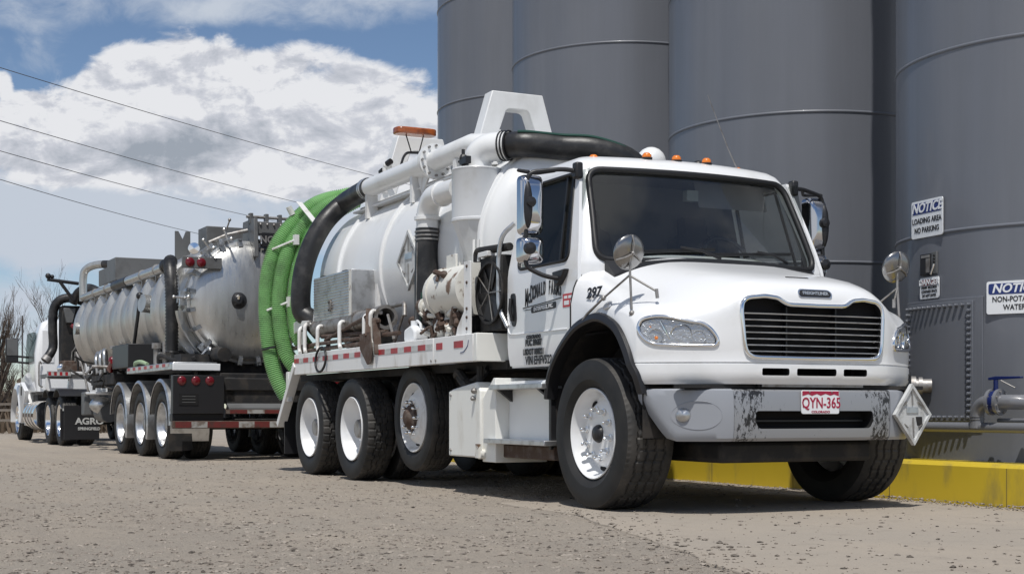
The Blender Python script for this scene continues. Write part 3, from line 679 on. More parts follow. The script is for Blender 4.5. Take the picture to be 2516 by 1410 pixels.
# ---- wheels on the truck
wf = wheel_kit('steer', ty_front, M['white'], M['black'], M['chrome'], 10, .165, .056)
wf.parent = TRK; wf.location = (0, -1.13, .545); wf.rotation_euler = (0, .35, 0)
w2 = dup_tree(wf, (0, 1.18, .545), TRK, (0, -.4, math.pi))
wd = wheel_kit('drive', ty_rear, M['white'], M['steel'], M['steel'], 10, .14, .178); wd.parent = TRK; wd.location = (-4.69, -1.215, .525)
for x, y, rz in ((-6.03, -1.215, 0), (-4.69, -.86, 0), (-6.03, -.86, 0), (-4.69, 1.215, math.pi), (-6.03, 1.215, math.pi), (-4.69, .86, math.pi), (-6.03, .86, math.pi)):
    if abs(y) > 1: dup_tree(wd, (x, y, .525), TRK, (0, x * 3, rz))
    else:
        q = dup(wd, (x, y, .525), TRK, (0, x, rz)); dup([c for c in wd.children if c.name.startswith('tyre')][0], None, q)
wl = wheel_kit('lift', ty_lift, M['dirtywhite'], M['rust'], WM.setdefault('m', M['steel']), 10, .143, -.002); wl.parent = TRK; wl.location = (-3.38, -1.09, .64); wl.rotation_euler = (0, .2, 0)
dup_tree(wl, (-3.38, 1.09, .64), TRK, (0, 0, math.pi))
# ---- hood: one closed lofted body, then arches, grille and lamp pockets cut out of it
def crom(xs, ys, x):
    if x <= xs[0]: return ys[0]
    if x >= xs[-1]: return ys[-1]
    i = max(k for k in range(len(xs)) if xs[k] <= x); i = min(i, len(xs) - 2)
    t = (x - xs[i]) / (xs[i + 1] - xs[i])
    m0 = (ys[i + 1] - ys[i - 1]) / (xs[i + 1] - xs[i - 1]) if i > 0 else (ys[1] - ys[0]) / (xs[1] - xs[0])
    m1 = (ys[i + 2] - ys[i]) / (xs[i + 2] - xs[i]) if i + 2 < len(xs) else (ys[-1] - ys[-2]) / (xs[-1] - xs[-2])
    h = xs[i + 1] - xs[i]
    return (2 * t ** 3 - 3 * t * t + 1) * ys[i] + (t ** 3 - 2 * t * t + t) * h * m0 + (-2 * t ** 3 + 3 * t * t) * ys[i + 1] + (t ** 3 - t * t) * h * m1
HX = [-.30, 0, .3, .55, .75, .88]
HT = {0: [1.835, 1.752, 1.690, 1.638, 1.595, 1.555], .3: [1.83, 1.750, 1.687, 1.635, 1.590, 1.548], .5: [1.815, 1.737, 1.672, 1.618, 1.568, 1.515], .62: [1.795, 1.712, 1.640, 1.578, 1.515, 1.45],
      .72: [1.775, 1.680, 1.592, 1.520, 1.445, 1.36], .82: [1.745, 1.635, 1.535, 1.465, 1.385, 1.3], .92: [1.705, 1.585, 1.495, 1.428, 1.345, 1.27], 1.0: [1.69, 1.575, 1.468, 1.40, 1.31, 1.2],
      1.06: [1.635, 1.535, 1.440, 1.37, 1.28, 1.2], 1.10: [1.575, 1.475, 1.408, 1.338, 1.26, 1.2], 1.13: [1.45, 1.40, 1.362, 1.30, 1.2, 1.2]}
HYK = sorted(HT)
def htop(x, y): return crom(HYK, [crom(HX, HT[k], x) for k in HYK], abs(y))
def hfx(y): return crom([0, .3, .5, .6, .7, .8, .9, 1.0, 1.07, 1.10, 1.13], [.985, .982, .972, .952, .908, .850, .785, .715, .655, .62, .575], abs(y))
def hprof(y):
    fx = hfx(y); xc = fx - .16; pts = []
    for k in range(11):
        x = -.30 + (xc + .30) * k / 10; pts.append((x, htop(x, y)))
    zt = pts[-1][1]; sl = (pts[-1][1] - pts[-2][1]) / (pts[-1][0] - pts[-2][0])
    zc = zt + sl * .15; zb = zt - .16
    for k in range(1, 7):
        t = k / 6; q = Vector((xc, zt)) * (1 - t) ** 2 + Vector((fx - .012, zc)) * 2 * t * (1 - t) + Vector((fx - .004, zb)) * t * t; pts.append((q.x, q.y))
    for k in range(1, 6): z = zb + (1.03 - zb) * k / 5; pts.append((fx - .004 + .006 * math.sin(k / 5 * 3.1), z))
    pts += [(fx, 1.014), (fx - .012, 1.009), (fx - .012, 1.005), (fx + .001, 1.0), (fx + .003, .95), (fx - .004, .90), (fx - .03, .872)]
    return pts
def hfront(y, z):                 # x of the nose at (y,z)
    pr = hprof(y); fr = pr[10:]
    for (x0, z0), (x1, z1) in zip(fr, fr[1:]):
        if z1 <= z <= z0: return x0 + (x1 - x0) * ((z0 - z) / max(z0 - z1, 1e-6))
    return fr[-1][0]
ys = [0, .1, .2, .3, .4, .5, .56, .62, .67, .72, .77, .82, .87, .92, .96, 1.0, 1.03, 1.06, 1.085, 1.105, 1.12, 1.13]
ysl = [-y for y in reversed(ys[1:])] + ys
rings = []
for y in ysl:
    pr = hprof(y); rings.append([(x, y, z) for x, z in pr] + [(-.30, y, .872)])
hood = P(MB().loft(rings, True, True), 'hood', 'white', 40)
ARCH = [(-.62, .45), (-.62, .84), (-.50, 1.06), (-.24, 1.25), (0, 1.318), (.17, 1.315), (.35, 1.24), (.47, 1.11), (.545, .98), (.585, .86), (.595, .45)]
arch_s = [(p.x, p.z) for p in smooth_path([(a, 0, c) for a, c in ARCH], 6)]
def cutter(poly, fn, t0, t1, mat=None):
    me = MB().prism(poly, fn, t0, t1).mesh('cut')
    if mat: me.materials.append(mat)
    return me
XZ = lambda a, c, t: Vector((a, t, c)); YZ = lambda a, c, t: Vector((t, a, c))
for s in (-1, 1): boolean(hood, cutter(arch_s, XZ, s * 1.4, s * .58, M['dark']), smooth=40)
GR = [(0, 1.385), (.225, 1.388), (.265, 1.405), (.30, 1.428), (.40, 1.438), (.52, 1.425), (.562, 1.395), (.572, 1.34), (.555, 1.13), (.538, 1.075), (.50, 1.048), (.44, 1.043), (0, 1.040)]
def mirror_poly(h): return h + [(-a, c) for a, c in reversed(h[1:-1])]
grille_poly = round_poly(mirror_poly(GR), .02, 2)
boolean(hood, cutter(grille_poly, YZ, .80, 1.3, M['void']), smooth=40)
for y0, y1 in ((-.425, -.215), (-.155, .165), (.225, .425)):
    boolean(hood, cutter(round_poly([(y0, .928), (y1, .928), (y1, .975), (y0, .975)], .014), YZ, .80, 1.3, M['void']), smooth=40)
boolean(hood, cutter(round_poly([(-.075, 1.572), (.085, 1.572), (.085, 1.60), (-.075, 1.60)], .01), lambda a, c, t: Vector((.84 + t, a, c - .02)), -.05, .0, M['void']), smooth=40) if False else None
# grille surround and bars
sur = [Vector((hfront(a, c) + .004, a, c)) for a, c in grille_poly]
P(MB().tube(sur, .015, 10, loop=True), 'grille_surround', 'chrome', 60)
inn = [Vector((.90, a * .975, 1.23 + (c - 1.23) * .95)) for a, c in grille_poly]
P(MB().prism([(a, c) for a, c in grille_poly], YZ, .88, .886), 'radiator_screen', 'void', 30)
for k in range(7):
    z = 1.082 + .0405 * k; hwid = .54 + .012 * k / 6 * 1.5
    if k == 6: hwid = .555
    rows = []
    for i in range(25):
        y = -hwid + 2 * hwid * i / 24; x = hfront(y, 1.2) - .012
        rows.append([(x - .03, y, z - .003), (x, y, z - .004), (x + .004, y, z), (x, y, z + .004), (x - .03, y, z + .005)])
    P(MB().loft(rows, True, True), 'grille_bar', 'alu', 40)
for y in (-.2, .2): P(MB().box(.89, .935, y - .006, y + .006, 1.05, 1.40), 'grille_upright', 'black', 30)
# badge
bp_ = round_poly([(-.128, 1.440), (.128, 1.440), (.142, 1.468), (.12, 1.496), (-.12, 1.496), (-.142, 1.468)], .02, 4)
bdg = P(MB().loft([[Vector((hfront(a, c) - .02, a, c)) for a, c in bp_], [Vector((hfront(a, c) + .007, a, c)) for a, c in bp_]], True, True), 'badge', 'chrome', 30)
bq = [(a * .92, 1.468 + (c - 1.468) * .78) for a, c in bp_]
MB().loft([[Vector((hfront(a, c) - .01, a, c)) for a, c in bq], [Vector((hfront(a, c) + .0095, a, c)) for a, c in bq]], True, True).build('badge_field', M['ink'], bdg, 30)
text('badge_lettering', 'FREIGHTLINER', .030, (hfront(0, 1.468) + .0095, 0, 1.468), (0, 1, 0), (-.28, 0, 1), M['chrome'], bdg, 1.05, 0, .0006, .002)
sl_ = MB(); rows = []
for i in range(13): y = -.085 + .18 * i / 12; x = .765; rows.append([(x, y, htop(x, y) + .003), (x + .016, y, htop(x + .016, y) + .0035), (x + .016, y, htop(x + .016, y) - .01), (x, y, htop(x, y) - .01)])
P(sl_.loft(rows, True, True), 'hood_vent_slot', 'void', 30)
# ---- headlights
LPX = [(505, 1010), (540, 930), (620, 880), (760, 850), (900, 845), (1100, 870), (1380, 925), (1560, 950), (1680, 1010), (1780, 1110), (1840, 1220), (1810, 1290), (1700, 1307), (1300, 1305), (900, 1295), (720, 1270), (600, 1200), (520, 1100)]
lamp = []
for px_, py_ in LPX:                # outline measured once, then used as a left/right pair of real curves on the nose
    u, w = 1500 + px_ / 7.05, 660 + py_ / 7.05; x = .75
    for _ in range(25): q = bpx(u, w, 'X', x); x = .6 * x + .4 * hfront(min(abs(q.y), 1.125), q.z)
    lamp.append((max(q.y, -1.118), q.z))
lamp = [(p.x, p.y) for p in smooth_path([(a, c, 0) for a, c in lamp + lamp[:1]], 3)[:-1]]
cy = sum(a for a, c in lamp) / len(lamp); cz = sum(c for a, c in lamp) / len(lamp)
for s in (-1, 1):
    pl = [(a * -s, c) for a, c in lamp]
    boolean(hood, cutter(pl, YZ, .42, 1.3, M['void']), smooth=40)
    on = lambda a, c, d: Vector((hfront(min(abs(a), 1.125), c) + d, a, c))
    off = [(a + (a - cy * -s) * .03, c + (c - cz) * .09) for a, c in pl]
    hl = P(MB().tube([on(a, c, .001) for a, c in off], .013, 8, loop=True), 'headlight', 'chrome', 60)
    MB().tube([on(a, c, -.004) for a, c in pl], .008, 6, loop=True).build('headlight_gasket', M['seal'], hl, 60)
    # housing bowl
    bowl = [[on(a, c, -.006) for a, c in pl]]
    for f, d in ((.94, .05), (.80, .10), (.55, .13), (.25, .14)):
        bowl.append([on(cy * -s + (a - cy * -s) * f, cz + (c - cz) * f, -d) for a, c in pl])
    MB().loft(bowl, True, True).build('headlight_housing', M['lampgrey'], hl, 50)
    fv = Vector((.80, s * .60, 0)).normalized()
    for (yy, zz, r_, dd) in ((.885, 1.185, .066, .05), (.795, 1.165, .045, .045)):
        c = on(s * yy, zz, -dd); MB().lathe([(r_, .03), (r_ * .9, .0), (r_ * .6, -.03), (r_ * .25, -.045), (.0, -.046)], c, fv, 24).build('reflector', M['lampsilver'], hl, 50)
        MB().ball(c + fv * -.015, r_ * .28, 10).build('bulb', M['lens'], hl, 50)
    am = on(s * 1.015, 1.18, -.045); MB().lathe([(.048, .03), (.042, .0), (.02, -.03), (0, -.032)], am, Vector((.65, s * .75, 0)).normalized(), 20).build('reflector', M['lampsilver'], hl, 50)
    MB().ball(on(s * 1.02, 1.165, -.040), .022, 12).build('indicator_bulb', M['orange'], hl, 50)
    MB().prism([(s * 1.082, 1.20), (s * 1.070, 1.245), (s * 1.050, 1.245), (s * 1.03, 1.125), (s * 1.045, 1.115)], lambda a, c, t: on(a, c, t), -.035, -.028).build('side_marker', M['orange'], hl, 50)
    for (ya, za, yb, zb) in ((1.005, 1.275, .945, 1.115), (.775, 1.235, .745, 1.12)):
        MB().tube([on(s * (ya + (yb - ya) * t / 6), za + (zb - za) * t / 6, -.02) for t in range(7)], .006, 6).build('divider', M['chrome'], hl, 50)
    rowsL = [[on(a, c, .002) for a, c in pl]]
    for f, d in ((.85, .010), (.6, .016), (.3, .019), (.05, .02)): rowsL.append([on(cy * -s + (a - cy * -s) * f, cz + (c - cz) * f, d) for a, c in pl])
    MB().loft(rowsL, True, False).build('headlight_lens', M['lens'], hl, 50)
    for (yy, zz, r_, dd) in ((.885, 1.185, .066, .05), (.795, 1.165, .045, .045)):
        MB().lathe([(r_ * .98, .03), (r_ * 1.06, .035), (r_ * 1.10, .025), (r_ * 1.0, .02)], on(s * yy, zz, -dd), fv, 24).build('reflector_rim', M['chrome'], hl, 50)
# ---- dark tube added to draw the shaded gap along the hood's trailing edge
for s in (-1, 1):
    rowsS = [Vector((-.303, s * y, htop(-.30, y) + .002)) for y in (.98, 1.02, 1.06, 1.085, 1.105, 1.12)] + [Vector((-.303, s * 1.132, z)) for z in (1.42, 1.34, 1.27, 1.21)]
    P(MB().tube(rowsS, .0065, 6), 'hood_gap_line', 'seal', 60)
# ---- arch lips and liners
for s in (-1, 1):
    pth = [Vector((a, s * (1.140 if c > 1.0 else 1.140 - max(0, (1.0 - c)) * (.28 if a > 0 else .0)), c)) for a, c in arch_s if c > .78]
    rows = []
    for i, p in enumerate(pth):
        q0 = pth[max(i - 1, 0)]; q1 = pth[min(i + 1, len(pth) - 1)]; t = (q1 - q0).normalized(); nrm = Vector((-t.z, 0, t.x)) * -1
        if nrm.dot(Vector((p.x - .02, 0, p.z - .6))) < 0: nrm = -nrm
        o = Vector((0, s, 0))
        rows.append([p - nrm * .02 - o * .06, p - nrm * .022 + o * .022, p - nrm * .005 + o * .034, p + nrm * .034 + o * .020, p + nrm * .040 - o * .0, p + nrm * .01 - o * .06])
    P(MB().loft(rows, True, True), 'fender_lip', 'black', 50)
    lin = [(a, c) for a, c in arch_s if c > .5]
    rows = [[Vector((a * .985, s * 1.08, .6 + (c - .6) * .985)), Vector((a * .985, s * .6, .6 + (c - .6) * .985))] for a, c in lin]
    ln = P(MB().loft(rows, False, False), 'wheel_well_liner', 'dark', 40)
    for (fa, fb) in ((.30, .36), (.44, .49), (.58, .63)):
        i0, i1 = int(len(lin) * fa), int(len(lin) * fb)
        MB().tube([Vector((a * .965, s * (1.05 - .4 * k / max(i1 - i0, 1)), .6 + (c - .6) * .965)) for k, (a, c) in enumerate(lin[i0:i1 + 1])], .014, 6).build('liner_rib', M['black'], ln, 40)
    P(MB().box(-.66, -.625, s * 1.12, s * .65, .42, 1.0), 'splash_shield', 'black', 30, .004)
# ---- unit numbers on the hood
text('unit_number', '297', .105, (.00, -1.112, 1.505), (1, 0, 0), (-.20, .28, 1), M['ink'], TRK, 1.25, 0, .004)
text('unit_number', '297', .060, (hfront(1.07, .935) + .004, 1.07, .935), (-.62, .78, 0), (0, 0, 1), M['ink'], TRK, 1.15, 0, .002)
# ================================================================ CAB
ZL = [1.03, 1.20, 1.45, 1.72, 1.76, 1.86, 2.0, 2.15, 2.30, 2.42, 2.475, 2.52, 2.555, 2.582, 2.600]
def cw(z): return crom([1.03, 1.2, 1.72, 1.8, 2.475, 2.53, 2.575, 2.60], [1.055, 1.07, 1.07, 1.06, .915, .885, .815, .70], z)
def cxf(z): return crom([1.03, 1.45, 1.72, 2.475, 2.53, 2.575, 2.60], [-.34, -.30, -.255, -.565, -.615, -.70, -.82], z)
def cxr(z): return crom([1.03, 2.45, 2.55, 2.6], [-1.46, -1.44, -1.41, -1.30], z)
BUL = .13
def cfront(y, z): w = cw(z); return cxf(z) + BUL * (1 - (min(abs(y), w) / w) ** 2) - .12 * BUL
def cring(z, ins=0.0):
    w = cw(z) - ins; xf = cxf(z) - ins; xr = cxr(z) + ins; rc = .07; rb = .07; half = []
    for k in range(9): y = (w - rc) * k / 8; half.append((cfront(y, z) - ins, y))
    x1 = cfront(w - rc, z) - ins; p0 = Vector((x1, w - rc)); p2 = Vector((xf - .09, w)); p1 = Vector((x1 - .035, w - .005))
    for k in range(1, 7): t = k / 6; q = p0 * (1 - t) ** 2 + p1 * 2 * t * (1 - t) + p2 * t * t; half.append((q.x, q.y))
    for k in range(1, 9): x = xf - .09 + (xr + rb - xf + .09) * k / 8; half.append((x, w))
    for k in range(1, 5): a = math.pi / 2 * k / 4; half.append((xr + rb - rb * math.sin(a), w - rb + rb * math.cos(a)))
    for k in range(1, 4): half.append((xr, (w - rb) * (1 - k / 4)))
    full = [(x, -y) for x, y in half] ; full = [(x, -y) for x, y in reversed(half)] + [(x, y) for x, y in half[1:]] + [(xr, 0)]
    return [Vector((x, y, z)) for x, y in full]
rings = [cring(z) for z in ZL]
top = [Vector((p.x * .55 - .48, p.y * .55, 2.613)) for p in rings[-1]]; rings += [top]
cab = P(MB().loft(rings, True, True), 'cab_shell', 'white', 40)
inner = [cring(z, .05) for z in [1.25, 1.45, 1.72, 1.76, 1.86, 2.0, 2.15, 2.30, 2.42, 2.475, 2.51]]
ime = MB().loft(inner, True, True).mesh('cut'); ime.materials.append(M['int']); boolean(cab, ime, smooth=40)
for s in (-1, 1): boolean(cab, cutter(arch_s, XZ, s * 1.4, s * .70, M['dark']), smooth=40)
ws = round_poly([(-.955, 1.765), (.955, 1.765), (.862, 2.452), (-.862, 2.452)], .11, 7)
boolean(cab, cutter(ws, YZ, -.95, .4), smooth=40)
SW = round_poly([(-1.27, 1.775), (-.44, 1.775), (-.60, 2.425), (-1.27, 2.425)], .075, 6)
boolean(cab, cutter(SW, XZ, -1.4, 1.4), smooth=40)
# windscreen with rubber surround
rows = []
for i in range(15):
    z = 1.762 + (2.458 - 1.762) * i / 14; hw = .968 - .092 * i / 14
    rows.append([Vector((cfront(-hw + 2 * hw * k / 20, z) - .012, -hw + 2 * hw * k / 20, z)) for k in range(21)])
P(MB().loft(rows, False, False), 'windscreen', 'glass', 60)
sp = []
for i in range(len(ws)):
    a, c = Vector(ws[i]), Vector(ws[(i + 1) % len(ws)]); nseg = max(1, int((c - a).length / .08))
    for k in range(nseg): q = a.lerp(c, k / nseg); sp.append(Vector((cfront(q.x, q.y) + .002, q.x, q.y)))
P(MB().tube(sp, .024, 10, loop=True), 'windscreen_seal', 'seal', 60)
rows = []
for k in range(25):      # dark cowl below the screen
    y = -.90 + 1.8 * k / 24; z = 1.772; rows.append([(cfront(y, z) + .02, y, z - .01), (cfront(y, z) + .16, y, htop(-.2, y) - .025), (cfront(y, z) + .16, y, 1.6), (cfront(y, z) + .02, y, 1.6)])
P(MB().loft(rows, True, True), 'cowl', 'black', 40)
for y0, y1, zz in ((-.60, -.02, 1.86), (.02, .70, 1.865)):
    pv_ = Vector((cfront(y0 + .55, 1.79) + .045, y0 + .60, 1.80)); md_ = Vector((cfront((y0 + y1) / 2, 1.87) + .035, (y0 + y1) / 2, 1.875))
    wp = P(MB().tube([pv_, pv_.lerp(md_, .5) + Vector((.02, 0, .012)), md_], [.012, .010, .007], 8), 'wiper', 'black', 50)
    MB().bar(Vector((cfront(y0 - .1, zz - .03) + .02, y0 - .12, zz - .035)), Vector((cfront(y1, zz) + .02, y1, zz + .01)), .014, .022).build('wiper_blade', M['seal'], wp, 30)
# doors: thin skins standing 6 mm proud of the shell
def door(s):
    zs = [1.045, 1.12, 1.20, 1.30, 1.38, 1.45, 1.6, 1.72, 1.78, 1.9, 2.1, 2.3, 2.42, 2.465]
    def xfz(z):
        if z < 1.40: return crom([1.04, 1.12, 1.25, 1.40], [-.68, -.535, -.36, -.30], z)
        return crom([1.40, 1.78, 2.465], [-.30, -.31, -.545], z)
    def xrz(z): return crom([1.04, 1.15, 2.3, 2.465], [-1.415, -1.435, -1.415, -1.36], z)
    rows = []
    for z in zs:
        a, c = xrz(z), xfz(z); rows.append([Vector((a + (c - a) * k / 12, s * (cw(z) + .007), z)) for k in range(13)] + [Vector((a + (c - a) * k / 12, s * (cw(z) - .02), z)) for k in range(12, -1, -1)])
    d = P(MB().loft(rows, True, True), 'door', 'white', 30)
    boolean(d, cutter(SW, XZ, -1.4, 1.4), smooth=30)
    pr = [Vector((a, s * (cw(c) + .006), c)) for a, c in SW]
    MB().tube(pr, .013, 8, loop=True).build('window_seal', M['seal'], d, 60)
    rows = [[Vector((-1.29 + k * .075 * 1.16, s * (cw(z) - .015), z)) for k in range(11)] for z in (1.76, 1.95, 2.15, 2.3, 2.44)]
    g = MB().loft(rows, False, False).build('window', M['sideglass'], d, 60)
    MB().bar(Vector((-.60, s * (cw(1.78) - .004), 1.78)), Vector((-.72, s * (cw(2.42) - .004), 2.42)), .022, .012, (0, 1, 0)).build('quarter_window_bar', M['seal'], d, 30)
    # handle: tall dark recess at the rear edge
    hp = round_poly([(-1.375, 1.60), (-1.29, 1.60), (-1.265, 1.40), (-1.285, 1.345), (-1.345, 1.345), (-1.375, 1.42)], .03, 4)
    h = MB().prism(hp, XZ, s * (cw(1.5) + .004), s * (cw(1.5) + .012)).build('handle', M['black'], d, 30, .003)
    MB().tube([(-1.35, s * (cw(1.5) + .02), 1.56), (-1.335, s * (cw(1.5) + .035), 1.48), (-1.325, s * (cw(1.5) + .02), 1.39)], .014, 8).build('handle_grip', M['seal'], d, 50)
    return d
dr = door(-1); dl = door(1)
# raised crease round the lower door as in pressed steel
Yd = -(cw(1.4) + .0085)
cr_ = rounded([(-1.43, Yd, 1.36), (-1.40, Yd, 1.29), (-1.30, Yd, 1.285), (-.45, Yd, 1.285)], .06)
MB().tube(cr_, .006, 6).build('door_crease', M['white'], dr, 60)
X1, Z1 = (1, 0, 0), (0, 0, 1)
# company lettering, permits and the red decal
word = 'McDONALD FARMS'; tot = .60
for k, ch in enumerate(word):
    if ch == ' ': continue
    t = k / (len(word) - 1); x = -1.10 + .545 * t; z = 1.545 + .035 * math.sin(t * math.pi) + .03 * t
    text('logo_lettering', ch, .135 + (.035 if k in (0, 2, 8) else 0) + .04 * abs(t - .5), (x, Yd - .0015, z), X1, Z1, M['ink'], dr, .36, .12, .003, .001)
MB().tube([(-1.16, Yd - .001, 1.475), (-.84, Yd - .001, 1.492), (-.54, Yd - .001, 1.512)], .004, 4).build('logo_rule', M['ink'], dr, 30)
MB().tube([(-1.13, Yd - .001, 1.458), (-1.03, Yd - .001, 1.458)], .003, 4).build('logo_rule', M['ink'], dr, 30)
pn = MB().prism(round_poly([(-1.02, 1.428), (-.62, 1.445), (-.62, 1.492), (-1.02, 1.475)], .018, 4), XZ, Yd - .002, Yd).build('logo_banner', M['ink'], dr, 30)
text('logo_lettering', 'ENTERPRISES, INC.', .040, (-.82, Yd - .003, 1.46), (1, 0, .042), Z1, M['signwhite'], dr, .95, .1, .001, .0005)
MB().prism([(-.515, 1.44), (-.345, 1.44), (-.345, 1.535), (-.515, 1.535)], XZ, Yd - .0012, Yd).build('red_decal', M['redink'], dr, 30)
for a, c, w_, h_ in ((-.495, 1.455, .075, .030), (-.40, 1.455, .03, .030), (-.495, 1.50, .05, .02), (-.43, 1.50, .06, .02)):
    MB().box(a, a + w_, Yd - .002, Yd - .0013, c, c + h_).build('decal_print', M['signwhite'], dr, 0)
for s_, z, sz, x, wd in (('COLORADO', 1.252, .036, -.985, 1.15), ('PUC 89687', 1.208, .066, -.985, .86), ('USDOT 888221', 1.140, .062, -.985, .84), ('VIN EHFV522', 1.075, .088, -.90, .86)):
    text('permit_lettering', s_, sz, (x, Yd - .001, z), X1, Z1, M['ink'], dr, wd, 0, .003, .0006)
# interior seen through the glass
P(MB().loft([[Vector((cfront(y, 1.75) - .06 - a, y, z)) for a, z in ((0, 1.70), (.0, 1.765), (.12, 1.80), (.34, 1.80 + (.07 if .2 < y < .75 else 0)), (.42, 1.70), (.40, 1.35), (0, 1.35))] for y in [-.88 + .11 * k for k in range(17)]], True, True), 'dashboard', 'dash', 50)
def seat(y):
    st_ = P(MB().box(-1.30, -.80, y - .24, y + .24, 1.42, 1.58), 'seat', 'seat', 30, .04)
    MB().loft([[Vector((-1.16 - .10 * t + dx, y + dy * wd_, 1.56 + .62 * t)) for dx, dy in ((.07, -.8), (.07, .8), (-.03, 1), (-.07, .6), (-.07, -.6), (-.03, -1))] for t, wd_ in ((0, .24), (.5, .255), (.85, .23), (.9, .13), (1.0, .13), (1.13, .12))], True, True).build('backrest', M['seat'], st_, 50, .01)
seat(-.5); seat(.5)
sw = P(MB().tube([Vector((-.72, .47, 1.86)) + Vector((.10 * math.sin(a) * -1, .21 * math.cos(a), .19 * math.sin(a))) for a in [i * math.pi / 18 for i in range(36)]], .017, 8, loop=True), 'steering_wheel', 'black', 60)
MB().tube([(-.72, .47, 1.86), (-.55, .47, 1.68)], .03, 10).tube([(-.70, .27, 1.86), (-.70, .67, 1.86)], .016, 6).build('steering_column', M['black'], sw, 50)
P(MB().box(-.62, -.56, .0, .10, 2.28, 2.36), 'permit_card', 'dash', 30)
P(MB().loft([[Vector((-.66 + .02 * k, y, 2.44 - .05 * k)) for k in range(5)] for y in (.12, .75)], False, False), 'sun_visor', 'int', 40)
# roof marker lights, aerial and horn
for y in (-.71, -.31, -.05, .22, .57):
    zr = 2.585 - .03 * (abs(y) > .5); mk = P(MB().lathe([(0, .040), (.022, .036), (.034, .022), (.036, .0), (.036, -.02), (0, -.02)], (-.63 - .10 * (abs(y) > .5), y, zr + .004), (0, 0, 1), 20), 'marker_light', 'orange', 40)
    MB().lathe([(.042, .004), (.042, -.015), (0, -.015)], (-.63 - .10 * (abs(y) > .5), y, zr), (0, 0, 1), 20).build('marker_base', M['black'], mk, 40)
P(MB().tube([(-.66, .53, 2.56), (-.66, .44, 2.72), (-.66, .25, 3.12)], [.006, .004, .0025], 6), 'aerial', 'steel', 60)
P(MB().ball((-.82, .27, 2.60), .045, 14, (1, 1, 1)), 'roof_horn', 'black', 50)
# ---- door mirrors
def mirror(s):
    pth = rounded([(-.53, s * .945, 2.425), (-.56, s * 1.06, 2.44), (-.62, s * 1.31, 2.405), (-.63, s * 1.325, 1.73), (-.56, s * 1.20, 1.66), (-.52, s * 1.09, 1.645)], .06, 5)
    mb_ = P(MB().tube(pth, .0165, 10), 'mirror_bracket', 'black', 50)
    MB().cbox((-.525, s * .955, 2.43), (.07, .06, .12)).build('bracket_mount', M['black'], mb_, 40, .015)
    MB().prism([(-.62, 1.70), (-.42, 1.71), (-.46, 1.655), (-.53, 1.60), (-.58, 1.60)], XZ, s * 1.075, s * 1.12).build('bracket_mount', M['black'], mb_, 30, .01)
    def head(zc, h, w_, name):
        poly = round_poly([(-w_ / 2, -h / 2), (w_ / 2, -h / 2), (w_ / 2, h / 2), (-w_ / 2, h / 2)], .045, 5)
        yc = s * 1.265; xc = -.655; rows = []
        for f, d in ((1, -.055), (1.0, -.01), (.97, .02), (.86, .045), (.6, .062), (.2, .068)):
            rows.append([Vector((xc + d, yc + a * f, zc + c * f)) for a, c in poly])
        hd = P(MB().loft(rows, True, True), name, 'mirrorchrome', 40)
        MB().loft([[Vector((xc - .057, yc + a * .92, zc + c * .94)) for a, c in poly], [Vector((xc - .06, yc + a * .9, zc + c * .92)) for a, c in poly]], True, True).build('mirror_glass', M['chrome'], hd, 30)
        return hd
    h1 = head(2.18, .43, .175, 'mirror_head'); h2 = head(1.855, .19, .185, 'convex_mirror')
    MB().lathe([(.0, .05), (.035, .04), (.045, .0), (.03, -.03)], (-.60, s * 1.305, 2.19), (1, 0, 0), 16).build('mirror_clamp', M['black'], h1, 50).scale = (1, 1, 1)
    MB().loft([[Vector((-.598 + .02 * math.cos(a) * 0 + d, s * 1.318 + .035 * f * math.cos(a), 2.17 + .17 * f * math.sin(a))) for a in [i * math.pi / 10 for i in range(20)]] for f, d in ((1, 0), (.8, .018), (.3, .026))], True, True).build('mirror_spine', M['black'], h1, 50)
    MB().lathe([(.0, .05), (.042, .035), (.045, .0), (.03, -.03)], (-.60, s * 1.31, 1.86), (1, 0, 0), 16).build('mirror_clamp', M['black'], h2, 50)
    MB().tube(rounded([(-.62, s * 1.30, 2.41), (-.70, s * 1.36, 2.43), (-.72, s * 1.20, 2.42), (-.60, s * 1.10, 2.43)], .03), .013, 8).build('upper_arm', M['black'], mb_, 50)
for s in (-1, 1): mirror(s)
